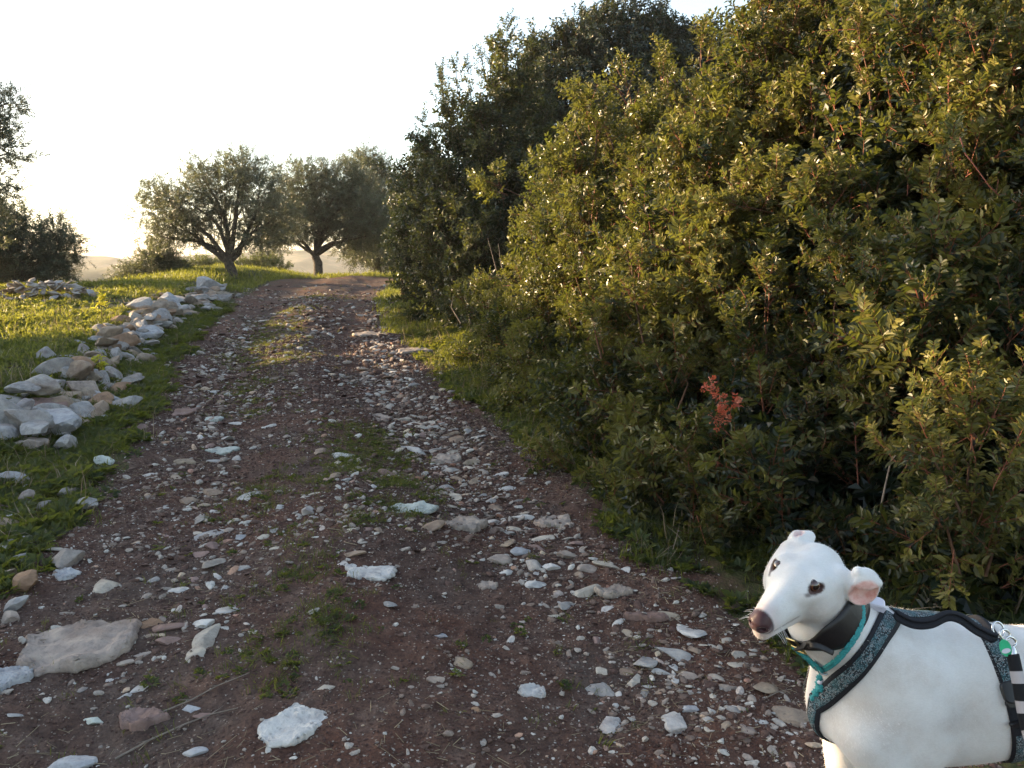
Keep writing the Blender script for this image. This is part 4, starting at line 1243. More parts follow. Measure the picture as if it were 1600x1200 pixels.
# meadow of the terrace
bagm = new_bag()
def dm(x, y):
    left = eL(y) - x
    return np.clip(.45 + 1.3 * nz(x, y, .9, 4), .08, 1) * sstep(.7, 1.2, left)
lay_into(bagm, T_TUFTF, lay(26000, 4.2, 24, lambda y, q: eL(y) - .7 - q * (.42 * y + 2.0), dm, T_TUFTF, .75, .78))  # tint raised to put sunlight into the meadow's colour
lay_into(bagm, T_WEEDF, lay(26000, 4.2, 24, lambda y, q: eL(y) - .7 - q * (.42 * y + 2.0), dm, T_WEEDF, .80, .80))
me = bag_mesh('meadow_grass', bagm, (M_GRASS, M_TWIG)); link('meadow_grass', me, label='sunlit grass and weeds of the meadow left of the tumbled wall', kind='stuff')
# right verge under the shrubs
bagr = new_bag()
def dr(x, y):
    rt = x - eR(y)
    return np.clip(sstep(-.12, .15, rt + .35 * nz(x, y, 2.0, 6)), 0, 1) * (.62 + .8 * nz(x, y, 1.3, 7)) * np.where(y < 3.4, .35, 1)
lay_into(bagr, T_TUFT, lay(15000, 2.4, 22, lambda y, q: eR(y) - .15 + q * 1.3, dr, T_TUFT, .80, .26, .25))
lay_into(bagr, T_WEED, lay(9000, 2.4, 22, lambda y, q: eR(y) - .15 + q * 1.2, dr, T_WEED, 1.3, .28))
lay_into(bagr, T_TUFTF, lay(4500, 12, 24, lambda y, q: eR(y) - .25 + q * 1.8, lambda x, y: np.full(len(x), .8), T_TUFTF, .8, .7))
me = bag_mesh('shrub_side_grass', bagr, (M_GRASS, M_TWIG)); link('shrub_side_grass', me, label='grass and weeds between the track and the shrubs on the right', kind='stuff')
# last summer's dry stalks standing in the verges
bagd = new_bag()
T_DRY = [grass_tuft(gr, 5, .17, .0034, .04) for _ in range(6)]
lay_into(bagd, T_DRY, lay(1500, 2.6, 18, lambda y, q: eL(y) + .1 - q * 1.5, lambda x, y: dv(x, y) * .45, T_DRY, 1.0, .45))
lay_into(bagd, T_DRY, lay(2200, 4.5, 22, lambda y, q: eL(y) - .7 - q * (.42 * y + 2.0), lambda x, y: dm(x, y) * .6, T_DRY, 1.1, .6))
lay_into(bagd, T_DRY, lay(1400, 2.6, 20, lambda y, q: eR(y) - .05 + q * .9, lambda x, y: dr(x, y) * .5, T_DRY, 1.1, .4))
link('dry_stalks', bag_mesh('dry_stalks', bagd, (M_STRAW, M_TWIG)), label='dry straw coloured stalks standing in the verges and the meadow', kind='stuff')
# patches on the track itself
PATCH = [(band([(565, 675), (585, 700), (570, 740), (600, 775)]), .26, 1.0), (band([(620, 800), (540, 815), (470, 830)]), .13, .55), (band([(520, 870), (470, 900), (430, 930)]), .13, .5), (band([(410, 570), (425, 540), (440, 500), (470, 480)]), .40, .8),
         (band([(400, 640), (390, 600)]), .3, .5), (band([(500, 463), (515, 466)]), .5, .5), (band([(400, 1060), (520, 960)]), .16, .45), (band([(420, 750), (400, 800)]), .2, .3)]
def dp(x, y):
    d = np.zeros(len(x)) + .012
    for pts, w, k in PATCH: d = np.maximum(d, k * np.exp(-(polydist(x, y, pts) / w) ** 2))
    return np.clip(d * (.75 + 3.0 * nz(x, y, 4.5, 8)), 0, 1)
bagp = new_bag()
lay_into(bagp, T_TUFT, lay(42000, 2.1, 22, lambda y, q: eL(y) + q * (eR(y) - eL(y)), dp, T_TUFT, .40, .30, upr=.6))
lay_into(bagp, T_WEED, lay(14000, 2.1, 22, lambda y, q: eL(y) + q * (eR(y) - eL(y)), dp, T_WEED, .5, .32))
me = bag_mesh('track_grass', bagp, (M_GRASS, M_TWIG)); link('track_grass', me, label='short thin grass growing in patches along the middle of the track', kind='stuff')
# crest beyond the bend
bagc = new_bag()
lay_into(bagc, T_TUFTF, lay(9000, 19, 32, lambda y, q: -11.5 + q * 12, lambda x, y: np.where((x < eL(y) - .1) | (x > eR(y) + .1) | (y > 26.5 + (x + 3) * .3), .9, 0), T_TUFTF, 1.0, .78))
me = bag_mesh('crest_grass', bagc, (M_GRASS, M_TWIG)); link('crest_grass', me, label='backlit grass along the crest at the foot of the olive trees', kind='stuff')

# dry stalks and needles lying about
def straws(n, r):
    V, F, T, k = [], [], [], 0
    y = 2.0 * (9 / 2.0) ** r.random(n); x = eL(y) + r.random(n) * (eR(y) - eL(y))
    keep = r.random(n) < np.clip(.4 + 1.2 * fbm2(x * 1.6, y * 1.6, 2, 66), 0, 1)
    x, y = x[keep], y[keep]
    for a, b in zip(x, y):
        L = r.uniform(.012, .045) * (1 if r.random() < .93 else 2.5); th = r.uniform(0, 6.28)
        dx, dy = math.cos(th) * L / 2, math.sin(th) * L / 2
        w = r.uniform(.0006, .0014)
        z = float(base_h(a, b)) + 0
        V.append([a, b, dx, dy, w]); T.append(r.random())
    A = np.array(V)
    z0 = H(A[:, 0] - A[:, 2], A[:, 1] - A[:, 3]) + .004; z1 = H(A[:, 0] + A[:, 2], A[:, 1] + A[:, 3]) + .006
    px, py = -A[:, 3], A[:, 2]; nn = np.hypot(px, py); px, py = px / nn * A[:, 4], py / nn * A[:, 4]
    p0 = np.stack([A[:, 0] - A[:, 2], A[:, 1] - A[:, 3], z0], 1); p1 = np.stack([A[:, 0] + A[:, 2], A[:, 1] + A[:, 3], z1], 1)
    s_ = np.stack([px, py, 0 * px], 1); up = np.array([0, 0, 1.0]) * A[:, 4][:, None] * 1.5
    Vv = np.stack([p0 - s_, p0 + s_, p0 + up, p1 - s_, p1 + s_, p1 + up], 1).reshape(-1, 3)
    base = (np.arange(len(A)) * 6)[:, None, None]
    Ff = np.array([(0, 2, 5, 3), (2, 1, 4, 5), (1, 0, 3, 4)])[None] + base
    return np_mesh('dry_litter', Vv, Ff.reshape(-1, 4), (M_STRAW,), False, {'tint': np.repeat(T, 3)})
link('dry_litter', straws(9000, gr), label='dry grass stalks and needles lying on the track', kind='stuff')

def ground_stick(name, label, pix, r0, mat, lift=.008):
    P = []
    for u, v in pix:
        g, _ = ground_at(u, v); P.append([g[0], g[1], g[2] + lift])
    P = np.array(P); V, F = tube(P, np.linspace(r0, r0 * .5, len(P)), 6)
    tb = Bag(); tb.add(V - P[0], F)
    for i in range(1, len(P) - 1):
        e = P[i] + np.array([gr.normal() * .03, gr.normal() * .03, .008]); V, F = tube([P[i], (P[i] + e) / 2, e], [r0 * .5, r0 * .4, r0 * .2], 5); tb.add(V - P[0], F)
    return link(name, tb.mesh(name, (mat,)), None, P[0], label=label, cat='twig')
ground_stick('fallen_twig', 'long thin fallen twig crossing the lower left rut, nearest the camera', [(180, 1190), (235, 1160), (290, 1135), (330, 1120), (372, 1110)], .0035, M_DEAD)
ground_stick('fallen_twig', 'shorter fallen twig behind the long one in the lower left rut', [(250, 1118), (300, 1097), (340, 1075), (390, 1055)], .0030, M_DEAD)
ground_stick('fallen_twig', 'pale dry twig on the near gravel left of the dog', [(1195, 1095), (1215, 1085), (1237, 1080)], .0022, M_DEAD)
ground_stick('fallen_twig', 'pale dry stalk leaning on the verge by the tumbled wall', [(203, 618), (212, 609), (224, 597)], .006, M_STRAW, .06)

# yellow-green plants standing out of the meadow
def herb(label, u, v0, v1, sz, n, red=False):
    g, t = ground_at(u, v0)
    base = g.copy(); hgt = (v0 - v1) / F_PX * t
    root = bpy.data.objects.new('yellow_herb', None); C.objects.link(root); root.location = base
    tag(root, label, 'plant')
    bg_ = new_bag()
    t_ = gr.random(n)
    P = base + np.stack([gr.normal(size=n) * .02 * hgt / .2, gr.normal(size=n) * .02, hgt * (.35 + .6 * t_)], 1)
    D = np.stack([gr.normal(size=n) * .6, gr.normal(size=n) * .6, np.ones(n)], 1)
    scatter(bg_, [plain_sprig(gr, .05, 8, .05, .02, 0)], P, D, np.full(n, sz), np.full(n, .6), gr)
    me = bag_mesh('yellow_herb_leaves', bg_, (M_YELLOW, M_TWIG)); me.transform(Matrix.Translation(-Vector(base))); link('leaves', me, root)
    V, F = tube([(0, 0, 0), (0, 0, hgt * .5), (0, 0, hgt * .95)], [.006, .005, .003], 6); tb = Bag(); tb.add(V, F)
    link('stem', tb.mesh('herb_stem', (M_TWIG,)), root)
herb('yellow green herb standing alone in the meadow behind the tumbled wall', 160, 505, 466, 1.3, 9)
herb('bright yellow herb growing among the stones of the tumbled wall', 156, 598, 560, 1.0, 8)
herb('small yellow herb left of the upright grey block of the wall', 76, 615, 592, .7, 6)
print('veg faces', sum(len(o.data.polygons) for o in bpy.data.objects if o.type == 'MESH'))
# ------------------------------------------------------------------ the white sighthound
DGZ = float(base_h(.85, 1.42))
camR = np.array([1.0, 0, 0]); camU = np.array([0, math.sin(PITCH), math.cos(PITCH)]); camT = -np.array([0, math.cos(PITCH), -math.sin(PITCH)])
def cvec(r, u, t):
    v = r * camR + u * camU + t * camT
    return v / np.linalg.norm(v)
HO = unproject(1244, 898, 1.375)
_T = np.array([0, 0, CAM_H]) - HO; _T /= np.linalg.norm(_T); _R = camR - _T * camR.dot(_T); _R /= np.linalg.norm(_R); _U = np.cross(_T, _R)
def hvec(r, u, t):
    v = r * _R + u * _U + t * _T
    return v / np.linalg.norm(v)
HF = hvec(-.52, -.47, .71)                      # towards the nose
E0 = hvec(.895, -.42, .20); HE = E0 - HF * E0.dot(HF); HE /= np.linalg.norm(HE)      # towards the dog's left
HU = np.cross(HF, HE)
if HU.dot(_T) < 0: HU = -HU
HS = 1.0
def hl(f, e, u): return HO + HS * (f * HF + e * HE + u * HU)
BW = np.array([.68, 1.42, DGZ])
BX = np.array([.999, -.045, 0]); BY = np.array([.045, .999, 0]); BZ = np.array([0, 0, 1.0])
def bl(x, y, z): return BW + x * BX + y * BY + z * BZ

HR = np.stack([HF, HE, HU]); BR = np.stack([BX, BY, BZ])
def ellip(P, c, r, R):
    q = (P - c) @ R.T
    k0 = np.sqrt(((q / r) ** 2).sum(1)); k1 = np.sqrt(((q / (np.array(r) ** 2)) ** 2).sum(1))
    return k0 * (k0 - 1) / np.maximum(k1, 1e-6)
def cone(P, a, b, ra, rb):
    ab = b - a; t = np.clip(((P - a) @ ab) / ab.dot(ab), 0, 1)
    return np.linalg.norm(P - a - t[:, None] * ab, axis=1) - (ra + (rb - ra) * t)
def smin(a, b, k):
    h = np.clip(.5 + .5 * (b - a) / k, 0, 1)
    return b + (a - b) * h - k * h * (1 - h)
def smax(a, b, k): return -smin(-a, -b, k)

NECK = [hl(-.075, 0, -.040), np.array([.548, 1.385, .700 + DGZ]), bl(.000, 0, .588)]
EARC = hl(-.074, .082, -.020)
EARX = cvec(.95, -.20, .1); _t = cvec(-.15, -.25, .95); _t = _t - EARX * _t.dot(EARX); EART = _t / np.linalg.norm(_t); EARY = np.cross(EART, EARX)
EARR = np.stack([EARX, EARY, EART])
EAR2C = hl(-.092, -.048, -.008)
EAR2R = np.stack([HE, HF, HU])
def head_sdf(P):
    d = ellip(P, hl(-.046, 0, -.026), (.062, .053, .035), HR)
    d = smin(d, ellip(P, hl(-.012, 0, -.010), (.050, .037, .022), HR), .02)
    d = smin(d, cone(P, hl(.000, 0, -.034), hl(.088, 0, -.041), .038, .0205), .018)
    d = smin(d, cone(P, hl(.0, 0, -.006), hl(.098, 0, -.026), .018, .0125), .014)
    d = smin(d, cone(P, hl(-.035, 0, -.070), hl(.086, 0, -.064), .036, .0150), .016)
    for s in (-1, 1):
        d = smin(d, ellip(P, hl(-.042, s * .038, -.050), (.047, .029, .044), HR), .016)
        d = smin(d, cone(P, hl(.018, s * .024, -.016), hl(-.065, s * .049, -.014), .013, .014), .014)
        d = smin(d, ellip(P, hl(-.012, s * .030, .001), (.017, .013, .010), HR), .012)
        # eye opening
        d = smax(d, -ellip(P, hl(.006, s * .0405, -.001), (.0130, .010, .0076), HR), .0035)
        # side of the lips
        d = smax(d, -cone(P, hl(.026, s * .0300, -.056), hl(.092, s * .0150, -.052), .0012, .0018), .004)
    d = smin(d, ellip(P, hl(.103, 0, -.036), (.0150, .0190, .0150), HR), .004)
    for s in (-1, 1):
        d = smax(d, -cone(P, hl(.118, s * .0085, -.036), hl(.107, s * .012, -.036), .0040, .0045), .002)
    d = smax(d, -cone(P, hl(.107, 0, -.052), hl(.120, 0, -.034), .0008, .0008), .003)
    return d
def ears_sdf(P):
    d1 = ellip(P, EARC, (.027, .034, .018), EARR)
    inner = ellip(P, EARC + EART * .011 - EARY * .005 + EARX * .001, (.0215, .0270, .0170), EARR)
    d1 = smax(d1, -inner, .003)
    # folded upper flap
    d1 = smin(d1, cone(P, EARC + EARY * .026 - EARX * .016 + EART * .006, EARC + EARY * .017 + EARX * .019 + EART * .010, .0095, .0060), .007)
    d1 = smin(d1, ellip(P, EARC + EARY * .012 - EARX * .004 + EART * .016, (.018, .011, .004), EARR), .006)
    d1 = smin(d1, cone(P, hl(-.062, .044, -.012), EARC - EARX * .020, .017, .009), .012)
    d2 = ellip(P, EAR2C, (.014, .020, .017), EAR2R)
    d2 = smax(d2, -ellip(P, EAR2C + HU * .012 - HF * .002, (.006, .014, .012), EAR2R), .003)
    d2 = smin(d2, cone(P, hl(-.075, -.035, -.012), EAR2C - HU * .006, .016, .011), .012)
    d2 = smin(d2, ellip(P, EAR2C + camR * .021 + camU * .003 - camT * .006, (.012, .013, .011), EAR2R), .008)
    return np.minimum(d1, d2)
def legs_sdf(P):
    d = np.full(len(P), 9.0)
    for s in (-1, 1):
        o = -.012 if s > 0 else .01
        g = cone(P, bl(-.060 + o, s * .062, .500), bl(-.022 + o, s * .072, .385), .046, .036)
        g = smin(g, cone(P, bl(-.030 + o, s * .072, .385), bl(-.045 + o, s * .066, .165), .032, .0185), .03)
        g = smin(g, cone(P, bl(-.045 + o, s * .066, .165), bl(-.050 + o, s * .064, .060), .019, .0155), .015)
        g = smin(g, ellip(P, bl(-.078 + o, s * .064, .022), (.042, .024, .021), BR), .02)
        for q in (-1.5, -.5, .5, 1.5):
            g = smin(g, ellip(P, bl(-.108 + o, s * .064 + q * .0115, .016), (.014, .0075, .013), BR), .006)
        d = np.minimum(d, g)
        h = ellip(P, bl(.575, s * .070, .475), (.095, .050, .145), BR)
        h = smin(h, cone(P, bl(.530, s * .082, .42), bl(.505, s * .085, .355), .055, .042), .04)
        h = smin(h, cone(P, bl(.505, s * .085, .355), bl(.665, s * .080, .205), .038, .0195), .03)
        h = smin(h, cone(P, bl(.668, s * .080, .205), bl(.635, s * .078, .055), .018, .0145), .012)
        h = smin(h, ellip(P, bl(.605, s * .078, .022), (.044, .024, .021), BR), .018)
        d = np.minimum(d, h)
    return d
def body_sdf(P):
    d = ellip(P, bl(.065, 0, .545), (.195, .098, .130), BR) + .0040 * noise3(P * 9, 5) + .0008 * noise3(P * 24, 6)
    d = smin(d, cone(P, bl(-.02, 0, .600), bl(.28, 0, .590), .082, .070), .05)
    d = smin(d, cone(P, bl(.28, 0, .595), bl(.58, 0, .590), .066, .074), .04)
    d = smin(d, ellip(P, bl(.20, 0, .545), (.17, .088, .105), BR), .04)
    d = smin(d, ellip(P, bl(.60, 0, .580), (.115, .082, .090), BR), .04)
    d = smin(d, ellip(P, bl(-.090, 0, .520), (.045, .042, .060), BR), .045)
    for s in (-1, 1):
        d = smax(d, -ellip(P, bl(.085, s * .128, .50), (.030, .030, .10), BR), .035)
        d = smin(d, cone(P, bl(.015, s * .050, .615), bl(-.062, s * .060, .500), .040, .044), .03)
        d = smin(d, ellip(P, bl(.02, s * .078, .50), (.055, .028, .075), BR), .03)
    d = smin(d, cone(P, bl(.70, 0, .60), bl(.80, 0, .42), .022, .013), .03)
    d = smin(d, cone(P, bl(.80, 0, .42), bl(.84, 0, .24), .013, .007), .01)
    return d
def torso_neck(P):
    n = cone(P, NECK[1], NECK[2], .062, .092)
    d = smin(body_sdf(P), n, .05)
    d = smin(d, legs_sdf(P), .028)
    return smin(d, cone(P, NECK[0], NECK[1], .047, .057), .03)
def dog_sdf(P):
    d = torso_neck(P)
    h = head_sdf(P)
    d = smin(d, h, .016)
    return smin(d, ears_sdf(P), .008)

def surface_nets(f, lo, hi, h, coarse=4, band=2.6):
    n = np.ceil((hi - lo) / h).astype(int) + 1
    n = (n + coarse - 1) // coarse * coarse + 1
    nc = (n - 1) // coarse + 1
    ax = [lo[i] + np.arange(nc[i]) * h * coarse for i in range(3)]
    G = np.stack(np.meshgrid(*ax, indexing='ij'), -1).reshape(-1, 3)
    D = np.empty(len(G))
    for s in range(0, len(G), 400000): D[s:s + 400000] = f(G[s:s + 400000])
    D = D.reshape(nc)
    near = np.abs(D) < h * coarse * band
    # a coarse cell is active when any corner is near
    act = np.zeros(nc - 1, bool)
    for a in (0, 1):
        for b in (0, 1):
            for c in (0, 1):
                act |= near[a:nc[0] - 1 + a, b:nc[1] - 1 + b, c:nc[2] - 1 + c]
    F = np.repeat(np.repeat(np.repeat(D[:-1, :-1, :-1], coarse, 0), coarse, 1), coarse, 2)
    full = np.full(n, 1.0, np.float32); full[:-1, :-1, :-1] = F
    m = np.zeros(n, bool)
    A = np.repeat(np.repeat(np.repeat(act, coarse, 0), coarse, 1), coarse, 2)
    for a in (0, 1):
        for b in (0, 1):
            for c in (0, 1):
                m[a:n[0] - 1 + a, b:n[1] - 1 + b, c:n[2] - 1 + c] |= A
    I = np.argwhere(m)
    P = lo + I * h
    vals = np.empty(len(P), np.float32)
    for s in range(0, len(P), 400000): vals[s:s + 400000] = f(P[s:s + 400000])
    full[m] = vals
    sg = full < 0
    cells = np.zeros(n - 1, int)
    for a in (0, 1):
        for b in (0, 1):
            for c in (0, 1):
                cells += sg[a:n[0] - 1 + a, b:n[1] - 1 + b, c:n[2] - 1 + c]
    mixed = (cells > 0) & (cells < 8) & A
    C_ = np.argwhere(mixed); vid = np.full(n - 1, -1); vid[mixed] = np.arange(len(C_))
    acc = np.zeros((len(C_), 3)); cnt = np.zeros(len(C_))
    cor = [(a, b, c) for a in (0, 1) for b in (0, 1) for c in (0, 1)]
    for p in cor:
        for k in range(3):
            if p[k]: continue
            q = list(p); q[k] = 1
            d0 = full[tuple((C_ + p).T)]; d1 = full[tuple((C_ + q).T)]
            x = (d0 < 0) != (d1 < 0)
            t = np.where(x, d0 / np.where(x, d0 - d1, 1), 0)
            pt = np.array(p) + np.zeros((len(C_), 3)); pt[:, k] += t
            acc += pt * x[:, None]; cnt += x
    V = lo + (C_ + acc / cnt[:, None]) * h
    Q = []
    for k in range(3):
        o1, o2 = (k + 1) % 3, (k + 2) % 3
        s0 = sg; s1 = np.roll(sg, -1, axis=k)
        cr = (s0 != s1); sl = [slice(1, -1)] * 3; 
        mk = np.zeros(n, bool); mk[1:-1, 1:-1, 1:-1] = cr[1:-1, 1:-1, 1:-1]
        E_ = np.argwhere(mk)
        ids = []
        for (a, b) in ((0, 0), (-1, 0), (-1, -1), (0, -1)):
            q = E_.copy(); q[:, o1] += a; q[:, o2] += b
            ids.append(vid[tuple(q.T)])
        ids = np.stack(ids, 1)
        fl = sg[tuple(E_.T)]
        ids = np.where(fl[:, None], ids, ids[:, ::-1])
        Q.append(ids[(ids >= 0).all(1)])
    return V, np.concatenate(Q)

def grad(f, P, e=.0008):
    g = np.stack([f(P + np.eye(3)[k] * e) - f(P - np.eye(3)[k] * e) for k in range(3)], 1)
    return g / np.maximum(np.linalg.norm(g, axis=1)[:, None], 1e-9)
def snap(P, f=None, off=0.0, it=5):
    f = f or torso_neck; P = np.array(P, float)
    for _ in range(it):
        P = P - (f(P) - off)[:, None] * grad(f, P) * .9
    return P
def see(pts, f=None, d0=1.0):
    """points of the coat that lie under picture positions"""
    f = f or torso_neck
    U_ = np.array([unproject(u, v, 1.0) for u, v in pts]); o = np.array([0, 0, CAM_H]); D = U_ - o; D /= np.linalg.norm(D, axis=1)[:, None]
    t = np.full(len(D), d0); best = np.full(len(D), 9.0); bt = t.copy()
    for _ in range(120):
        s = f(o + D * t[:, None]); q = np.abs(s) < best; best = np.where(q, np.abs(s), best); bt = np.where(q, t, bt)
        t = t + np.clip(s, -.02, .03) * .7; t = np.minimum(t, 2.2)
    return snap(o + D * bt[:, None], f)
def mirror(P):
    q = (P - BW) @ BR.T; q[:, 1] *= -1
    return BW + q @ BR

lo = np.array([.30, 1.12, DGZ - .012]); hi = np.array([1.62, 1.60, DGZ + .95])
DV, DF = surface_nets(dog_sdf, lo, hi, .0030)
print('dog', DV.shape, DF.shape)

# coat colouring by anatomy
hq = (DV - HO) @ HR.T / HS
nose = sstep(.0925, .0975, hq[:, 0] + .10 * np.abs(hq[:, 1]) - .15 * (hq[:, 2] + .03)) * sstep(-.054, -.049, hq[:, 2])
blush = sstep(.062, .110, hq[:, 0]) * .55 * (1 - nose)
rim = np.zeros(len(DV))
for s in (-1, 1):
    q = (hq - np.array([.006, s * .0405, -.001])) / np.array([.0135, .012, .0078])
    rr = np.sqrt((q ** 2).sum(1)); rim = np.maximum(rim, 1 - sstep(1.08, 1.38, rr))
    q2 = (hq - np.array([.021, s * .036, -.006])) / np.array([.009, .010, .0035]); rim = np.maximum(rim, .75 * (1 - sstep(.6, 1.2, np.sqrt((q2 ** 2).sum(1)))))
    lip = cone(DV, hl(.026, s * .0300, -.056), hl(.092, s * .0150, -.052), .001, .0016); rim = np.maximum(rim, .55 * (1 - sstep(.0005, .004, lip)))
pink = np.zeros(len(DV))
pi_ = ellip(DV, EARC + EART * .011 - EARY * .005 + EARX * .001, (.0215, .0270, .0170), EARR); pink = np.maximum(pink, 1 - sstep(.0008, .0035, pi_))
pi2 = ellip(DV, EAR2C + HU * .012 - HF * .002, (.006, .014, .012), EAR2R); pink = np.maximum(pink, (1 - sstep(.0, .003, pi2)) * .6)

m, nt, b = new_mat('white_coat', .75, .25)
def A_(n): return N(nt, 'ShaderNodeAttribute', attribute_name=n).outputs['Fac']
gn = pos_noise(nt, 9, 4, .6)
coat = ramp(nt, gn, [(.35, (.55, .51, .48)), (.55, (.66, .645, .63)), (.75, (.73, .72, .715))])
fine = N(nt, 'ShaderNodeTexNoise', Scale=900, Detail=2)
mp = N(nt, 'ShaderNodeMapping'); mp.inputs['Scale'].default_value = (.22, 1, .6)
nt.links.new(nt.nodes.new('ShaderNodeNewGeometry').outputs['Position'], mp.inputs[0]); nt.links.new(mp.outputs[0], fine.inputs['Vector'])
coat = mix(nt, 1.0, coat, ramp(nt, fine.outputs[0], [(.3, (.94, .94, .94)), (.7, (1.03, 1.03, 1.03))]), 'MULTIPLY')
c = mix(nt, A_('blush'), coat, (.50, .33, .31))
c = mix(nt, A_('pink'), c, ramp(nt, pos_noise(nt, 70, 4, .7), [(.35, (.62, .30, .26)), (.6, (.74, .50, .45))]))
c = mix(nt, A_('rim'), c, (.07, .035, .030))
c = mix(nt, A_('nose'), c, (.050, .019, .022))
nt.links.new(c, b.inputs['Base Color'])
rg = nt.nodes.new('ShaderNodeMapRange'); nt.links.new(A_('nose'), rg.inputs[0]); rg.inputs[3].default_value = .75; rg.inputs[4].default_value = .33
nt.links.new(rg.outputs[0], b.inputs['Roughness'])
b.inputs['Subsurface Weight'].default_value = .12
b.inputs['Subsurface Radius'].default_value = (.012, .005, .003)
b.inputs['Sheen Weight'].default_value = .25
bump(nt, b, fine.outputs[0], .2, .0007)
M_COAT = m

dog = bpy.data.objects.new('dog', None); C.objects.link(dog); dog.location = BW
tag(dog, 'white sighthound in collar and harness, looking back at the camera', 'dog')
BWV = Vector(BW)
def dpart(name, me, parent=None, label=None):
    me.transform(Matrix.Translation(-BWV))
    return link(name, me, parent or dog, label=label)
dme = np_mesh('dog_body', DV, DF, (M_COAT,), True)
for k, a in {'nose': nose, 'blush': blush, 'rim': rim, 'pink': pink}.items():
    at = dme.attributes.new(k, 'FLOAT', 'POINT'); at.data.foreach_set('value', np.ascontiguousarray(a, dtype=np.float32))
body = dpart('body', dme)

# eyes
m, nt, b = new_mat('eye_brown', .04, .6)
tc = nt.nodes.new('ShaderNodeTexCoord'); 
at = N(nt, 'ShaderNodeAttribute', attribute_name='iris')
nt.links.new(ramp(nt, at.outputs['Fac'], [(0, (.004, .003, .003)), (.30, (.006, .004, .004)), (.36, (.075, .028, .012)), (.60, (.05, .018, .008)), (.68, (.02, .008, .006)), (1, (.05, .03, .028))]), b.inputs['Base Color'])
b.inputs['Coat Weight'].default_value = 1.0; b.inputs['Coat Roughness'].default_value = .02
M_EYE = m
for s in (-1, 1):
    c = hl(-.001, s * .0292, -.0025)
    V, F = ICO4
    look = cvec(0.0, .05, 1.0) * .7 + HE * s * .45 + HF * .25; look /= np.linalg.norm(look)
    me = np_mesh('eyeball', c + V * .0128, F, (M_EYE,), True)
    at = me.attributes.new('iris', 'FLOAT', 'POINT'); at.data.foreach_set('value', (np.arccos(np.clip(V @ look, -1, 1)) / 1.2).astype(np.float32))
    dpart('eye', me, label='brown right eye' if s < 0 else 'brown left eye')

# short coat hair catching the light along the outline
fr_ = np.random.default_rng(4)
Nn = grad(dog_sdf, DV)
w = (nose < .1) & (rim < .2) & (pink < .3) & (DV[:, 0] < 1.15)
pick = fr_.choice(np.where(w)[0], 90000)
Pp = DV[pick] + fr_.normal(size=(len(pick), 3)) * .0014; Np = Nn[pick]
hd = (Pp - HO) @ HR.T
is_head = (np.linalg.norm(Pp - hl(-.02, 0, -.03), axis=1) < .12)
flow = np.where(is_head[:, None], -HF, BX * .7 - BZ * .55)
flow = flow - Np * (flow * Np).sum(1)[:, None]; flow /= np.maximum(np.linalg.norm(flow, axis=1)[:, None], .05)
ln = np.where(is_head, .0028, .0040) * fr_.uniform(.6, 1.3, len(pick))
dr_ = flow * .86 + Np * fr_.uniform(.15, .5, len(pick))[:, None] + fr_.normal(size=Pp.shape) * .16
sd = np.cross(dr_, Np); sd /= np.maximum(np.linalg.norm(sd, axis=1)[:, None], 1e-6)
b0 = Pp - Np * .0006
HV = np.stack([b0 - sd * .00028, b0 + sd * .00028, b0 + dr_ * ln[:, None]], 1).reshape(-1, 3)
fm = plain_mat('coat_hair', (.69, .675, .655), .7, .3, var=.05)
dpart('fur', np_mesh('fur', HV, np.arange(len(HV)).reshape(-1, 3), (fm,), True))
# whiskers
wb = Bag()
for s in (-1, 1):
    for k in range(5):
        p0 = hl(.072 + .008 * (k % 3), s * .021, -.045 - .004 * (k // 2)); d = HE * s * .8 + HF * fr_.uniform(.0, .5) - HU * fr_.uniform(.1, .6)
        V, F = tube([p0, p0 + d * .012, p0 + d * .026 - BZ * .004], [.00035, .0003, .0001], 4); wb.add(V, F)
dpart('whiskers', wb.mesh('whiskers', (fm,)))

# ---- gear
M_BLACK = plain_mat('black_webbing', (.012, .013, .018), .75, .3, var=.4, nscale=500, bumpd=.0006)
M_LEATHER = plain_mat('black_leather', (.009, .008, .009), .45, .5, var=.3, nscale=180, bumpd=.0005)
M_BRASS = plain_mat('worn_brass', (.50, .42, .20), .35, .5, 1.0)
M_STEEL = plain_mat('steel_ring', (.60, .60, .60), .25, .5, 1.0)
M_CORD = plain_mat('turquoise_cord', (.035, .25, .26), .6, .3, var=.35, nscale=400, bumpd=.0006)
M_WHITEP = plain_mat('white_plastic', (.62, .60, .68), .35, .4, var=.04)
M_GREENP = plain_mat('green_plastic', (.03, .42, .20), .4, .4, var=.1)
m, nt, b = new_mat('tweed', .8, .25)
s1 = N(nt, 'ShaderNodeAttribute', attribute_name='su').outputs['Fac']; s2 = N(nt, 'ShaderNodeAttribute', attribute_name='sv').outputs['Fac']
cb = nt.nodes.new('ShaderNodeCombineXYZ'); nt.links.new(s1, cb.inputs[0]); nt.links.new(s2, cb.inputs[1])
vo = N(nt, 'ShaderNodeTexVoronoi', Scale=480.0, Randomness=.35); nt.links.new(cb.outputs[0], vo.inputs['Vector'])
sc_ = N(nt, 'ShaderNodeSeparateColor'); nt.links.new(vo.outputs['Color'], sc_.inputs[0])
nz_ = N(nt, 'ShaderNodeTexNoise', Scale=45, Detail=2); nt.links.new(cb.outputs[0], nz_.inputs['Vector'])
dots = ramp(nt, sc_.outputs[0], [(.0, (.02, .025, .03)), (.33, (.03, .05, .06)), (.45, (.20, .24, .26)), (.70, (.34, .36, .37)), (1, (.10, .25, .30))])
tealy = mix(nt, ramp(nt, nz_.outputs[0], [(.45, (0, 0, 0)), (.6, (.6, .6, .6))]), dots, (.06, .17, .20))
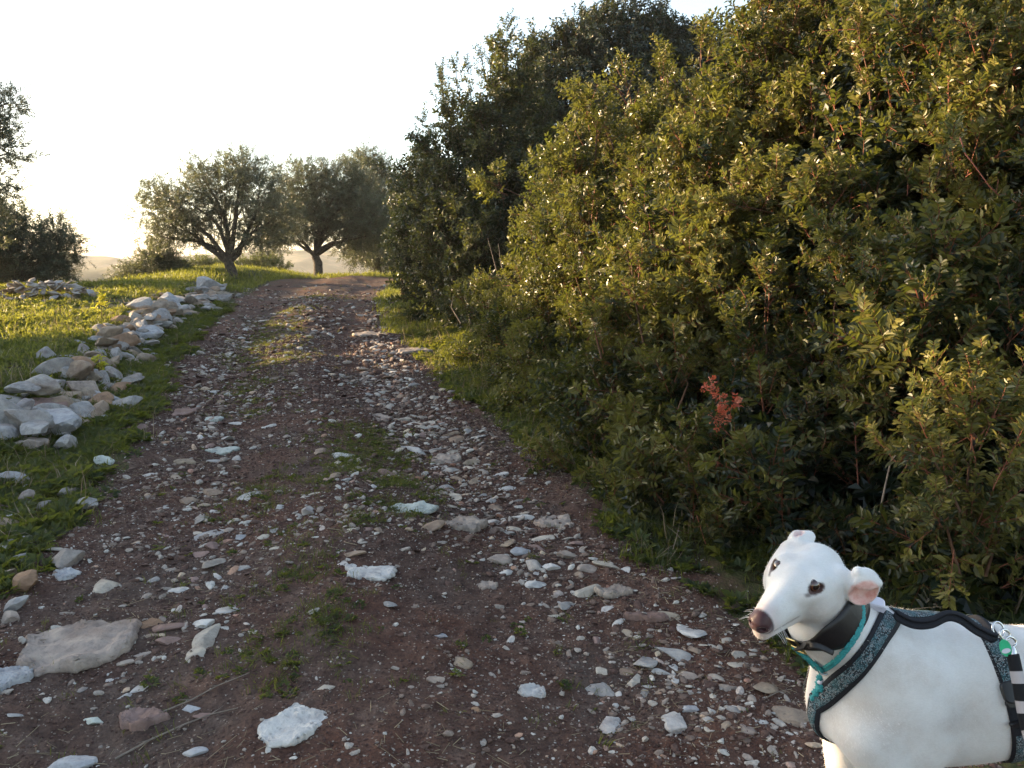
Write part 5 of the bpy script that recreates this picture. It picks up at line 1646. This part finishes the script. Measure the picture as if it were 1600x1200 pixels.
edge = ramp(nt, vo.outputs['Distance'], [(.30, (1, 1, 1)), (.62, (.10, .10, .12))])
nt.links.new(mix(nt, 1.0, tealy, edge, 'MULTIPLY'), b.inputs['Base Color'])
bump(nt, b, vo.outputs['Distance'], .8, -.0008)
M_TWEED = m

def resample(P, n, closed=False):
    P = np.array(P, float)
    if closed: P = np.vstack([P, P[:1]])
    # Catmull-Rom through the points
    out = []
    Q = np.vstack([P[-2] if closed else 2 * P[0] - P[1], P, P[1] if closed else 2 * P[-1] - P[-2]])
    for i in range(1, len(Q) - 2):
        t = np.linspace(0, 1, 12, endpoint=False)[:, None]
        a, b_, c_, d_ = Q[i - 1], Q[i], Q[i + 1], Q[i + 2]
        out.append(.5 * (2 * b_ + (c_ - a) * t + (2 * a - 5 * b_ + 4 * c_ - d_) * t ** 2 + (3 * b_ - 3 * c_ + d_ - a) * t ** 3))
    out.append(P[-1:]); W = np.concatenate(out)
    L = np.concatenate([[0], np.cumsum(np.linalg.norm(np.diff(W, axis=0), axis=1))])
    s = np.linspace(0, L[-1], n)
    return np.stack([np.interp(s, L, W[:, k]) for k in range(3)], 1), L[-1]

def ribbon(P, width, thick, off, f=None, across=7, closed=False, nrm_=None, follow=True):
    """flat strap lying on the coat; width may vary along it"""
    f = f or torso_neck
    n = len(P); width = np.broadcast_to(width, (n,))
    T = np.gradient(P, axis=0)
    if closed: T[0] = T[-1] = P[1] - P[-2]
    T /= np.linalg.norm(T, axis=1)[:, None]
    G = grad(f, P, .004) if nrm_ is None else nrm_
    G = G - T * (G * T).sum(1)[:, None]; G /= np.linalg.norm(G, axis=1)[:, None]
    Sd = np.cross(T, G)
    L = np.concatenate([[0], np.cumsum(np.linalg.norm(np.diff(P, axis=0), axis=1))])
    rows_o, rows_i, su, sv = [], [], [], []
    for k in np.linspace(-.5, .5, across):
        q = P + Sd * (width * k)[:, None]
        if follow:
            q0 = snap(q, f, 0, 3); q = np.where((np.linalg.norm(q0 - q, axis=1) < .012)[:, None], q0, q)
        rows_i.append(q + G * off); rows_o.append(q + G * (off + thick * (1 if abs(k) < .49 else .6)))
        su.append(L); sv.append(width * k)
    V = np.concatenate(rows_o + rows_i)
    F = []
    A_n = across
    for a in range(A_n - 1):
        for i in range(n - 1):
            F.append((a * n + i, a * n + i + 1, (a + 1) * n + i + 1, (a + 1) * n + i))
            o = A_n * n
            F.append((o + (a + 1) * n + i, o + (a + 1) * n + i + 1, o + a * n + i + 1, o + a * n + i))
    for a in (0, A_n - 1):
        for i in range(n - 1):
            o = A_n * n; q = (o + a * n + i, o + a * n + i + 1, a * n + i + 1, a * n + i)
            F.append(q if a == 0 else q[::-1])
    if not closed:
        for i in (0, n - 1):
            for a in range(A_n - 1):
                o = A_n * n; q = (a * n + i, (a + 1) * n + i, o + (a + 1) * n + i, o + a * n + i)
                F.append(q if i == 0 else q[::-1])
    return V, np.array(F), np.concatenate(su * 2), np.concatenate(sv * 2)

class Strap(Bag):
    def __init__(s): super().__init__(); s.su = []; s.sv = []
    def rib(s, *a, **k):
        V, F, su, sv = ribbon(*a, **k); s.add(V, F); s.su.append(su); s.sv.append(sv)
    def out(s, name, mat):
        me = s.mesh(name, (mat,))
        for k, a in (('su', s.su), ('sv', s.sv)):
            at = me.attributes.new(k, 'FLOAT', 'POINT'); at.data.foreach_set('value', np.concatenate(a).astype(np.float32))
        return me

def wrap(c, nrm_, ref, rmax, n=72, f=None):
    f = f or torso_neck
    nrm_ = nrm_ / np.linalg.norm(nrm_); a = ref - nrm_ * ref.dot(nrm_); a /= np.linalg.norm(a); b_ = np.cross(nrm_, a)
    th = np.linspace(0, 2 * math.pi, n, endpoint=False)
    D = np.cos(th)[:, None] * a + np.sin(th)[:, None] * b_
    r = np.full(n, rmax); done = np.zeros(n, bool)
    for t in np.arange(.01, rmax, .002):
        o = (f(c + D * t) > 0) & ~done; r[o] = t; done |= o
    for _ in range(3): r = (np.roll(r, 1) + r * 2 + np.roll(r, -1)) / 4
    P = c + D * r[:, None]
    return np.vstack([P, P[:1]]), np.vstack([D, D[:1]])

black = Strap(); tweed = Strap()
# breast strap running down from the withers to the breastbone, both sides
fp, _ = resample(see([(1392, 962), (1375, 990), (1350, 1028), (1318, 1062), (1287, 1090), (1272, 1100)]), 44)
fp = snap(fp)
for P in (fp, snap(mirror(fp))[:, :]):
    black.rib(P, .038, .0030, .0010); tweed.rib(P, .022, .0012, .0042)
# girth strap
gc = bl(.178, 0, .560)
gp_, gD = wrap(gc, BX * 1.0 + BZ * .26, BZ, .2)
black.rib(gp_, .034, .0030, .0012, closed=True, nrm_=gD, follow=False)
q = np.arange(len(gp_)); 
tweed.rib(gp_[3:16], .022, .0012, .0044, nrm_=gD[3:16], follow=False); tweed.rib(gp_[-16:-3], .022, .0012, .0044, nrm_=gD[-16:-3], follow=False)
tweed.rib(gp_[22:32], .022, .0012, .0044, nrm_=gD[22:32], follow=False); tweed.rib(gp_[-32:-22], .022, .0012, .0044, nrm_=gD[-32:-22], follow=False)
# back strap with its padded handle
bp, _ = resample(see([(1398, 958), (1430, 962), (1475, 962), (1515, 972), (1552, 984)]), 40); bp = snap(bp)
black.rib(bp, .034, .0030, .0012); tweed.rib(bp, .024, .0012, .0044)
hp, _ = resample([unproject(1396, 960, 1.428), unproject(1425, 974, 1.418), unproject(1452, 974, 1.412), unproject(1478, 963, 1.410), unproject(1500, 967, 1.405), unproject(1525, 984, 1.40), unproject(1556, 1000, 1.395)], 50)
black.rib(hp, .018 * np.minimum(1, .35 + 6 * np.sin(np.linspace(0, math.pi, 50))), .005, .0, nrm_=np.tile(cvec(0, .5, .9), (50, 1)), follow=False)
black.rib(hp + camU * .004 + camT * .002, .008 * np.minimum(1, .2 + 6 * np.sin(np.linspace(0, math.pi, 50))), .004, .003, nrm_=np.tile(cvec(0, .8, .6), (50, 1)), follow=False)
# strap between the forelegs
lo_pts = snap(np.array([see([(1274, 1098)])[0], bl(-.115, -.004, .475), bl(-.085, 0, .425), bl(-.02, 0, .41), bl(.08, 0, .415), bl(.20, 0, .43)]))
lp, _ = resample(lo_pts, 50); lp = snap(lp)
black.rib(lp, .032, .0030, .0012); tweed.rib(lp, .018, .0012, .0044)
harness = dpart('harness', black.out('harness_straps', M_BLACK), label='dark blue black padded harness')
def sub(name, me, parent, label=None): 
    me.transform(Matrix.Translation(-BWV)); return link(name, me, parent, label=label)
sub('tweed_trim', tweed.out('tweed_trim', M_TWEED), harness)
# side release buckle and slider on the girth strap
def plate(c, n_, t_, w, h, th, mat_name, mat, name, parent, bev=.004):
    n_ = n_ / np.linalg.norm(n_); t_ = t_ - n_ * t_.dot(n_); t_ /= np.linalg.norm(t_); s_ = np.cross(t_, n_)
    th_ = np.linspace(0, 2 * math.pi, 28, endpoint=False); k = 4.0
    cx = np.sign(np.cos(th_)) * np.abs(np.cos(th_)) ** (2 / k) * w / 2; cy_ = np.sign(np.sin(th_)) * np.abs(np.sin(th_)) ** (2 / k) * h / 2
    rings = [(1, -th / 2), (1, th / 2 - bev * .4), (1 - bev / w, th / 2), ]
    V = []; 
    for sc, z in rings: V += [c + s_ * x * sc + t_ * y * sc + n_ * z for x, y in zip(cx, cy_)]
    V = np.array(V); F = []
    for r_ in range(2):
        for i in range(28): j = (i + 1) % 28; F.append((r_ * 28 + i, r_ * 28 + j, (r_ + 1) * 28 + j, (r_ + 1) * 28 + i))
    b_ = Bag(); b_.add(V, np.array(F)); top = np.arange(56, 84)[None]; b_.F.append(top); b_.M.append(np.zeros(1)); b_.F.append(np.arange(0, 28)[::-1][None]); b_.M.append(np.zeros(1))
    return sub(name, b_.mesh(name, (mat,), False), parent)
cidx = {}
def near_girth(u, v):
    p = see([(u, v)])[0]; i = int(np.argmin(np.linalg.norm(gp_[:-1] - p, axis=1))); return gp_[i], gD[i], gp_[(i + 1) % 72] - gp_[i - 1]
M_BUCKLE = plain_mat('black_plastic', (.010, .010, .012), .38, .5, var=.1)
for (u, v, w_, h_) in ((1572, 1082, .040, .036), (1578, 1102, .038, .012), (1582, 1128, .040, .010)):
    c, nn, tt = near_girth(u, v); plate(c + nn * .007, nn, tt, w_, h_, .007, '', M_BUCKLE, 'buckle', harness)
def ring(c, n_, R, r, mat, name, parent, a=1.0, seg=26):
    n_ = n_ / np.linalg.norm(n_); x = np.cross(n_, np.array([.2, .3, .9])); x /= np.linalg.norm(x); y = np.cross(n_, x)
    th = np.linspace(0, 2 * math.pi, seg + 1); P = c + R * (np.cos(th)[:, None] * x + a * np.sin(th)[:, None] * y)
    V, F = tube(P, np.full(seg + 1, r), 7); b_ = Bag(); b_.add(V, F); return b_
rb_ = ring(unproject(1560, 984, 1.42), cvec(.3, .3, .8), .013, .0018, M_STEEL, 'ring', harness)
sub('metal_ring', rb_.mesh('metal_ring', (M_STEEL,)), harness)

# broad leather collar
nd = NECK[0] - NECK[1]; nd /= np.linalg.norm(nd)
ca = see([(1331, 962)])[0]; cb_ = see([(1250, 1003)])[0]
cc = NECK[1] + nd * .018
cpn = np.cross(ca - cc, cb_ - cc); cpn /= np.linalg.norm(cpn)
if cpn.dot(nd) < 0: cpn = -cpn
def neck_only(P): return smin(cone(P, NECK[0] + nd * .03, NECK[1], .050, .060), cone(P, NECK[1], NECK[2], .062, .092), .03)
cp, cD = wrap(cc, cpn, ca - cc, .12, 80, neck_only)
th = np.linspace(0, 2 * math.pi, 81)
key = np.arccos(np.clip(((cp - cc) / np.linalg.norm(cp - cc, axis=1)[:, None]) @ ((cb_ - cc) / np.linalg.norm(cb_ - cc)), -1, 1))
wd = .022 + .030 * sstep(.25, 1.0, key)
col_ = Strap(); col_.rib(cp + cD * .002, wd, .0035, .001, f=neck_only, closed=True, nrm_=cD, follow=False)
collar = dpart('collar', col_.out('collar', M_LEATHER), label='broad black leather collar')
i0 = int(np.argmin(key)); bt = cp[(i0 + 1) % 80] - cp[i0 - 1]; bt /= np.linalg.norm(bt); bn = cD[i0]; bs = np.cross(bt, bn)
fb = Bag(); w2 = .016; h2 = .011
pts_ = [cp[i0] + bn * .008 + bs * sx * w2 + bt * sy * h2 for sx, sy in ((-1, -1), (1, -1), (1, 1), (-1, 1), (-1, -1))]
for a_, b_ in zip(pts_[:-1], pts_[1:]):
    V, F = tube([a_, (a_ + b_) / 2, b_], [.0018] * 3, 6); fb.add(V, F)
V, F = tube([cp[i0] + bn * .010 - bt * h2, cp[i0] + bn * .011, cp[i0] + bn * .009 + bt * h2], [.0014] * 3, 6); fb.add(V, F)
sub('collar_buckle', fb.mesh('collar_buckle', (M_BRASS,)), collar)
# free end of the collar
te, _ = resample([cp[i0] + bn * .009, unproject(1268, 1008, 1.372), unproject(1284, 1012, 1.365), unproject(1302, 1021, 1.36)], 16)
tl = Strap(); tl.rib(te, np.linspace(.017, .008, 16), .003, 0, nrm_=np.tile(cvec(.1, .3, .9), (16, 1)), follow=False)
sub('strap_end', tl.out('strap_end', M_LEATHER), collar)

# turquoise cord collar
vis = see([(1343, 940), (1344, 965), (1337, 987), (1322, 1010), (1303, 1032), (1283, 1043), (1262, 1038), (1249, 1026), (1240, 1010)], neck_only)
back = []
c0 = vis.mean(0)
nc_ = (NECK[1] * .72 + NECK[2] * .28)
pn = np.cross(vis[0] - nc_, vis[5] - nc_); pn /= np.linalg.norm(pn)
wp_, wD = wrap(nc_, pn, vis[0] - nc_, .14, 90, neck_only)
ang = lambda p: np.arctan2((p - nc_) @ np.cross(pn, (vis[0] - nc_) / np.linalg.norm(vis[0] - nc_)), (p - nc_) @ ((vis[0] - nc_) / np.linalg.norm(vis[0] - nc_)))
aw = np.array([ang(p) for p in wp_[:-1]]) % (2 * math.pi); a1 = ang(vis[-1]) % (2 * math.pi)
rest = wp_[:-1][(aw > a1 + .25) & (aw < 2 * math.pi - .25)]
loop, LL = resample(np.vstack([vis, rest[::6]]), 220, True)
gl = grad(neck_only, loop, .004)
cb2 = Bag(); Tl = np.gradient(loop, axis=0); Tl /= np.linalg.norm(Tl, axis=1)[:, None]; Sl = np.cross(Tl, gl)
ss = np.linspace(0, LL, 220)
for ph in (0, math.pi / 2, math.pi):
    ofs = loop + gl * (.0055 + .0016 * np.sin(ss * 900 + ph * 2))[:, None] + Sl * (.0040 * np.cos(ss * 450 + ph))[:, None]
    V, F = tube(ofs, np.full(220, .0029), 7); cb2.add(V, F)
cord = dpart('cord_collar', cb2.mesh('cord_collar', (M_CORD,)), label='turquoise braided cord collar')
rr_b = Bag()
for (u, v, R_) in ((1271, 1042, .0085), (1284, 1043, .0085), (1278, 1047, .006)):
    g_ = ring(see([(u, v)], neck_only)[0] + cvec(0, 0, 1) * .011, cvec(-.2, .3, .9), R_, .0014, M_STEEL, '', None); rr_b.add(np.concatenate(g_.V), g_.F[0])
sub('steel_rings', rr_b.mesh('steel_rings', (M_STEEL,)), cord)
kb = Bag()
for k_, (u, v, r_) in enumerate(((1278, 1056, .0058), (1277, 1064, .0064), (1279, 1072, .0078), (1273, 1079, .0075), (1268, 1087, .0055))):
    p = see([(u, v)], torso_neck)[0] + cvec(0, 0, 1) * .009
    V, F = ICO3; V = V * (1 + .25 * np.sin(V[:, 2:3] * 9 + V[:, 0:1] * 6)); kb.add(p + V * r_ * np.array([1.1, 1, 1.0]), F)
sub('knotted_pendant', kb.mesh('knotted_pendant', (M_CORD,)), cord)
p = see([(1277, 1061)], torso_neck)[0] + cvec(0, 0, 1) * .013
sub('bead', np_mesh('bead', p + ICO3[0] * .0052, ICO3[1], (M_WHITEP,), True), cord)

# small white light clipped on the nape
lb = unproject(1362, 941, 1.452); plate(lb, cvec(.05, .80, .6), cvec(.25, .25, -.9), 0.042, .022, .014, '', M_WHITEP, 'collar_light', dog, .006)
V, F = box_vf(lb + cvec(.6, -.5, .3) * .016, cvec(.8, -.5, 0) * .008, cvec(.4, .8, .3) * .006, cvec(0, 0, 1) * .004)
sub('clip', np_mesh('light_clip', V, F, (M_WHITEP,)), dog)

# leash
leash = bpy.data.objects.new('leash', None); C.objects.link(leash); l0 = unproject(1575, 1000, 1.38); leash.location = l0
tag(leash, 'black and white striped rope leash clipped to the harness ring', 'leash')
LW = Vector(l0)
def lpart(name, me, label=None): me.transform(Matrix.Translation(-LW)); return link(name, me, leash, label=label)
m, nt, b = new_mat('striped_rope', .8, .2)
at = N(nt, 'ShaderNodeAttribute', attribute_name='su')
w_ = N(nt, 'ShaderNodeMath', operation='FRACT'); x_ = N(nt, 'ShaderNodeMath', operation='MULTIPLY'); x_.inputs[1].default_value = 22
nt.links.new(at.outputs['Fac'], x_.inputs[0]); nt.links.new(x_.outputs[0], w_.inputs[0])
nt.links.new(ramp(nt, w_.outputs[0], [(.0, (.012, .012, .014)), (.57, (.012, .012, .014)), (.60, (.42, .38, .38)), (.97, (.42, .38, .38))]), b.inputs['Base Color'])
bump(nt, b, pos_noise(nt, 450, 2), .6, .001)
rp, RL = resample([unproject(1582, 1022, 1.375), unproject(1586, 1040, 1.37), unproject(1593, 1075, 1.36), unproject(1600, 1115, 1.35), unproject(1612, 1160, 1.33), unproject(1640, 1230, 1.25), (.98, 1.0, .30), (1.05, .85, .10), (1.2, .75, float(H(1.2, .75)) + .012), (1.5, .80, float(H(1.5, .80)) + .012)], 160)
V, F = tube(rp, np.full(160, .0098), 10)
me = np_mesh('rope', V, F, (m,), True); at = me.attributes.new('su', 'FLOAT', 'POINT'); at.data.foreach_set('value', np.repeat(np.linspace(0, RL, 160), 10).astype(np.float32)); lpart('rope', me)
cbg = Bag()
for (u, v, R_, a_) in ((1570, 992, .012, .7), (1579, 1003, .013, .6)):
    g_ = ring(unproject(u, v, 1.385), cvec(.4, .2, .9), R_, .0020, M_STEEL, '', None, a_); cbg.add(np.concatenate(g_.V), g_.F[0])
V, F = tube([unproject(1580, 1010, 1.38), unproject(1582, 1016, 1.378), unproject(1583, 1024, 1.376)], [.005, .0065, .0065], 9); cbg.add(V, F)
lpart('clip', cbg.mesh('leash_clip', (M_STEEL,)))
tp_ = unproject(1570, 1012, 1.375)
th_ = np.linspace(0, 2 * math.pi, 20, endpoint=False)
def disc(c, rx, ry, th, mat, name):
    ax = cvec(1, .25, 0); ay = cvec(-.25, 1, 0); an = cvec(0, 0, 1)
    V = np.concatenate([np.array([c + ax * math.cos(t) * rx + ay * math.sin(t) * ry + an * z for t in th_]) for z in (0, th)])
    b_ = Bag(); b_.add(V, np.array([(i, (i + 1) % 20, 20 + (i + 1) % 20, 20 + i) for i in range(20)])); b_.F.append(np.arange(20, 40)[None]); b_.M.append(np.zeros(1)); b_.F.append(np.arange(0, 20)[::-1][None]); b_.M.append(np.zeros(1))
    return b_.mesh(name, (mat,), False)
lpart('green_tag', disc(tp_, .009, .014, .003, M_GREENP, 'green_tag'))
lpart('tag_stripe', disc(tp_ - camU * .004 + camT * .0035, .0075, .004, .0008, M_WHITEP, 'tag_stripe'))
# ------------------------------------------------------------------ evening haze over the valley
zs = GV[:, 2].min() - 1.0
top = 7.5
V, F = box_vf((0, 0, (zs + top) / 2), np.array([3200, 0, 0]), np.array([0, 3200, 0]), np.array([0, 0, (top - zs) / 2]))
m = bpy.data.materials.new('haze_air'); m.use_nodes = True; nt = m.node_tree; nt.nodes.clear()
pv_ = nt.nodes.new('ShaderNodeVolumePrincipled')
pv_.inputs['Color'].default_value = (.95, .93, .90, 1)
pv_.inputs['Density'].default_value = .0004
pv_.inputs['Anisotropy'].default_value = .25
mo = nt.nodes.new('ShaderNodeOutputMaterial'); nt.links.new(pv_.outputs[0], mo.inputs['Volume'])
link('haze', np_mesh('haze', V, F, (m,)), label='thin evening haze hanging over the valley', kind='stuff')
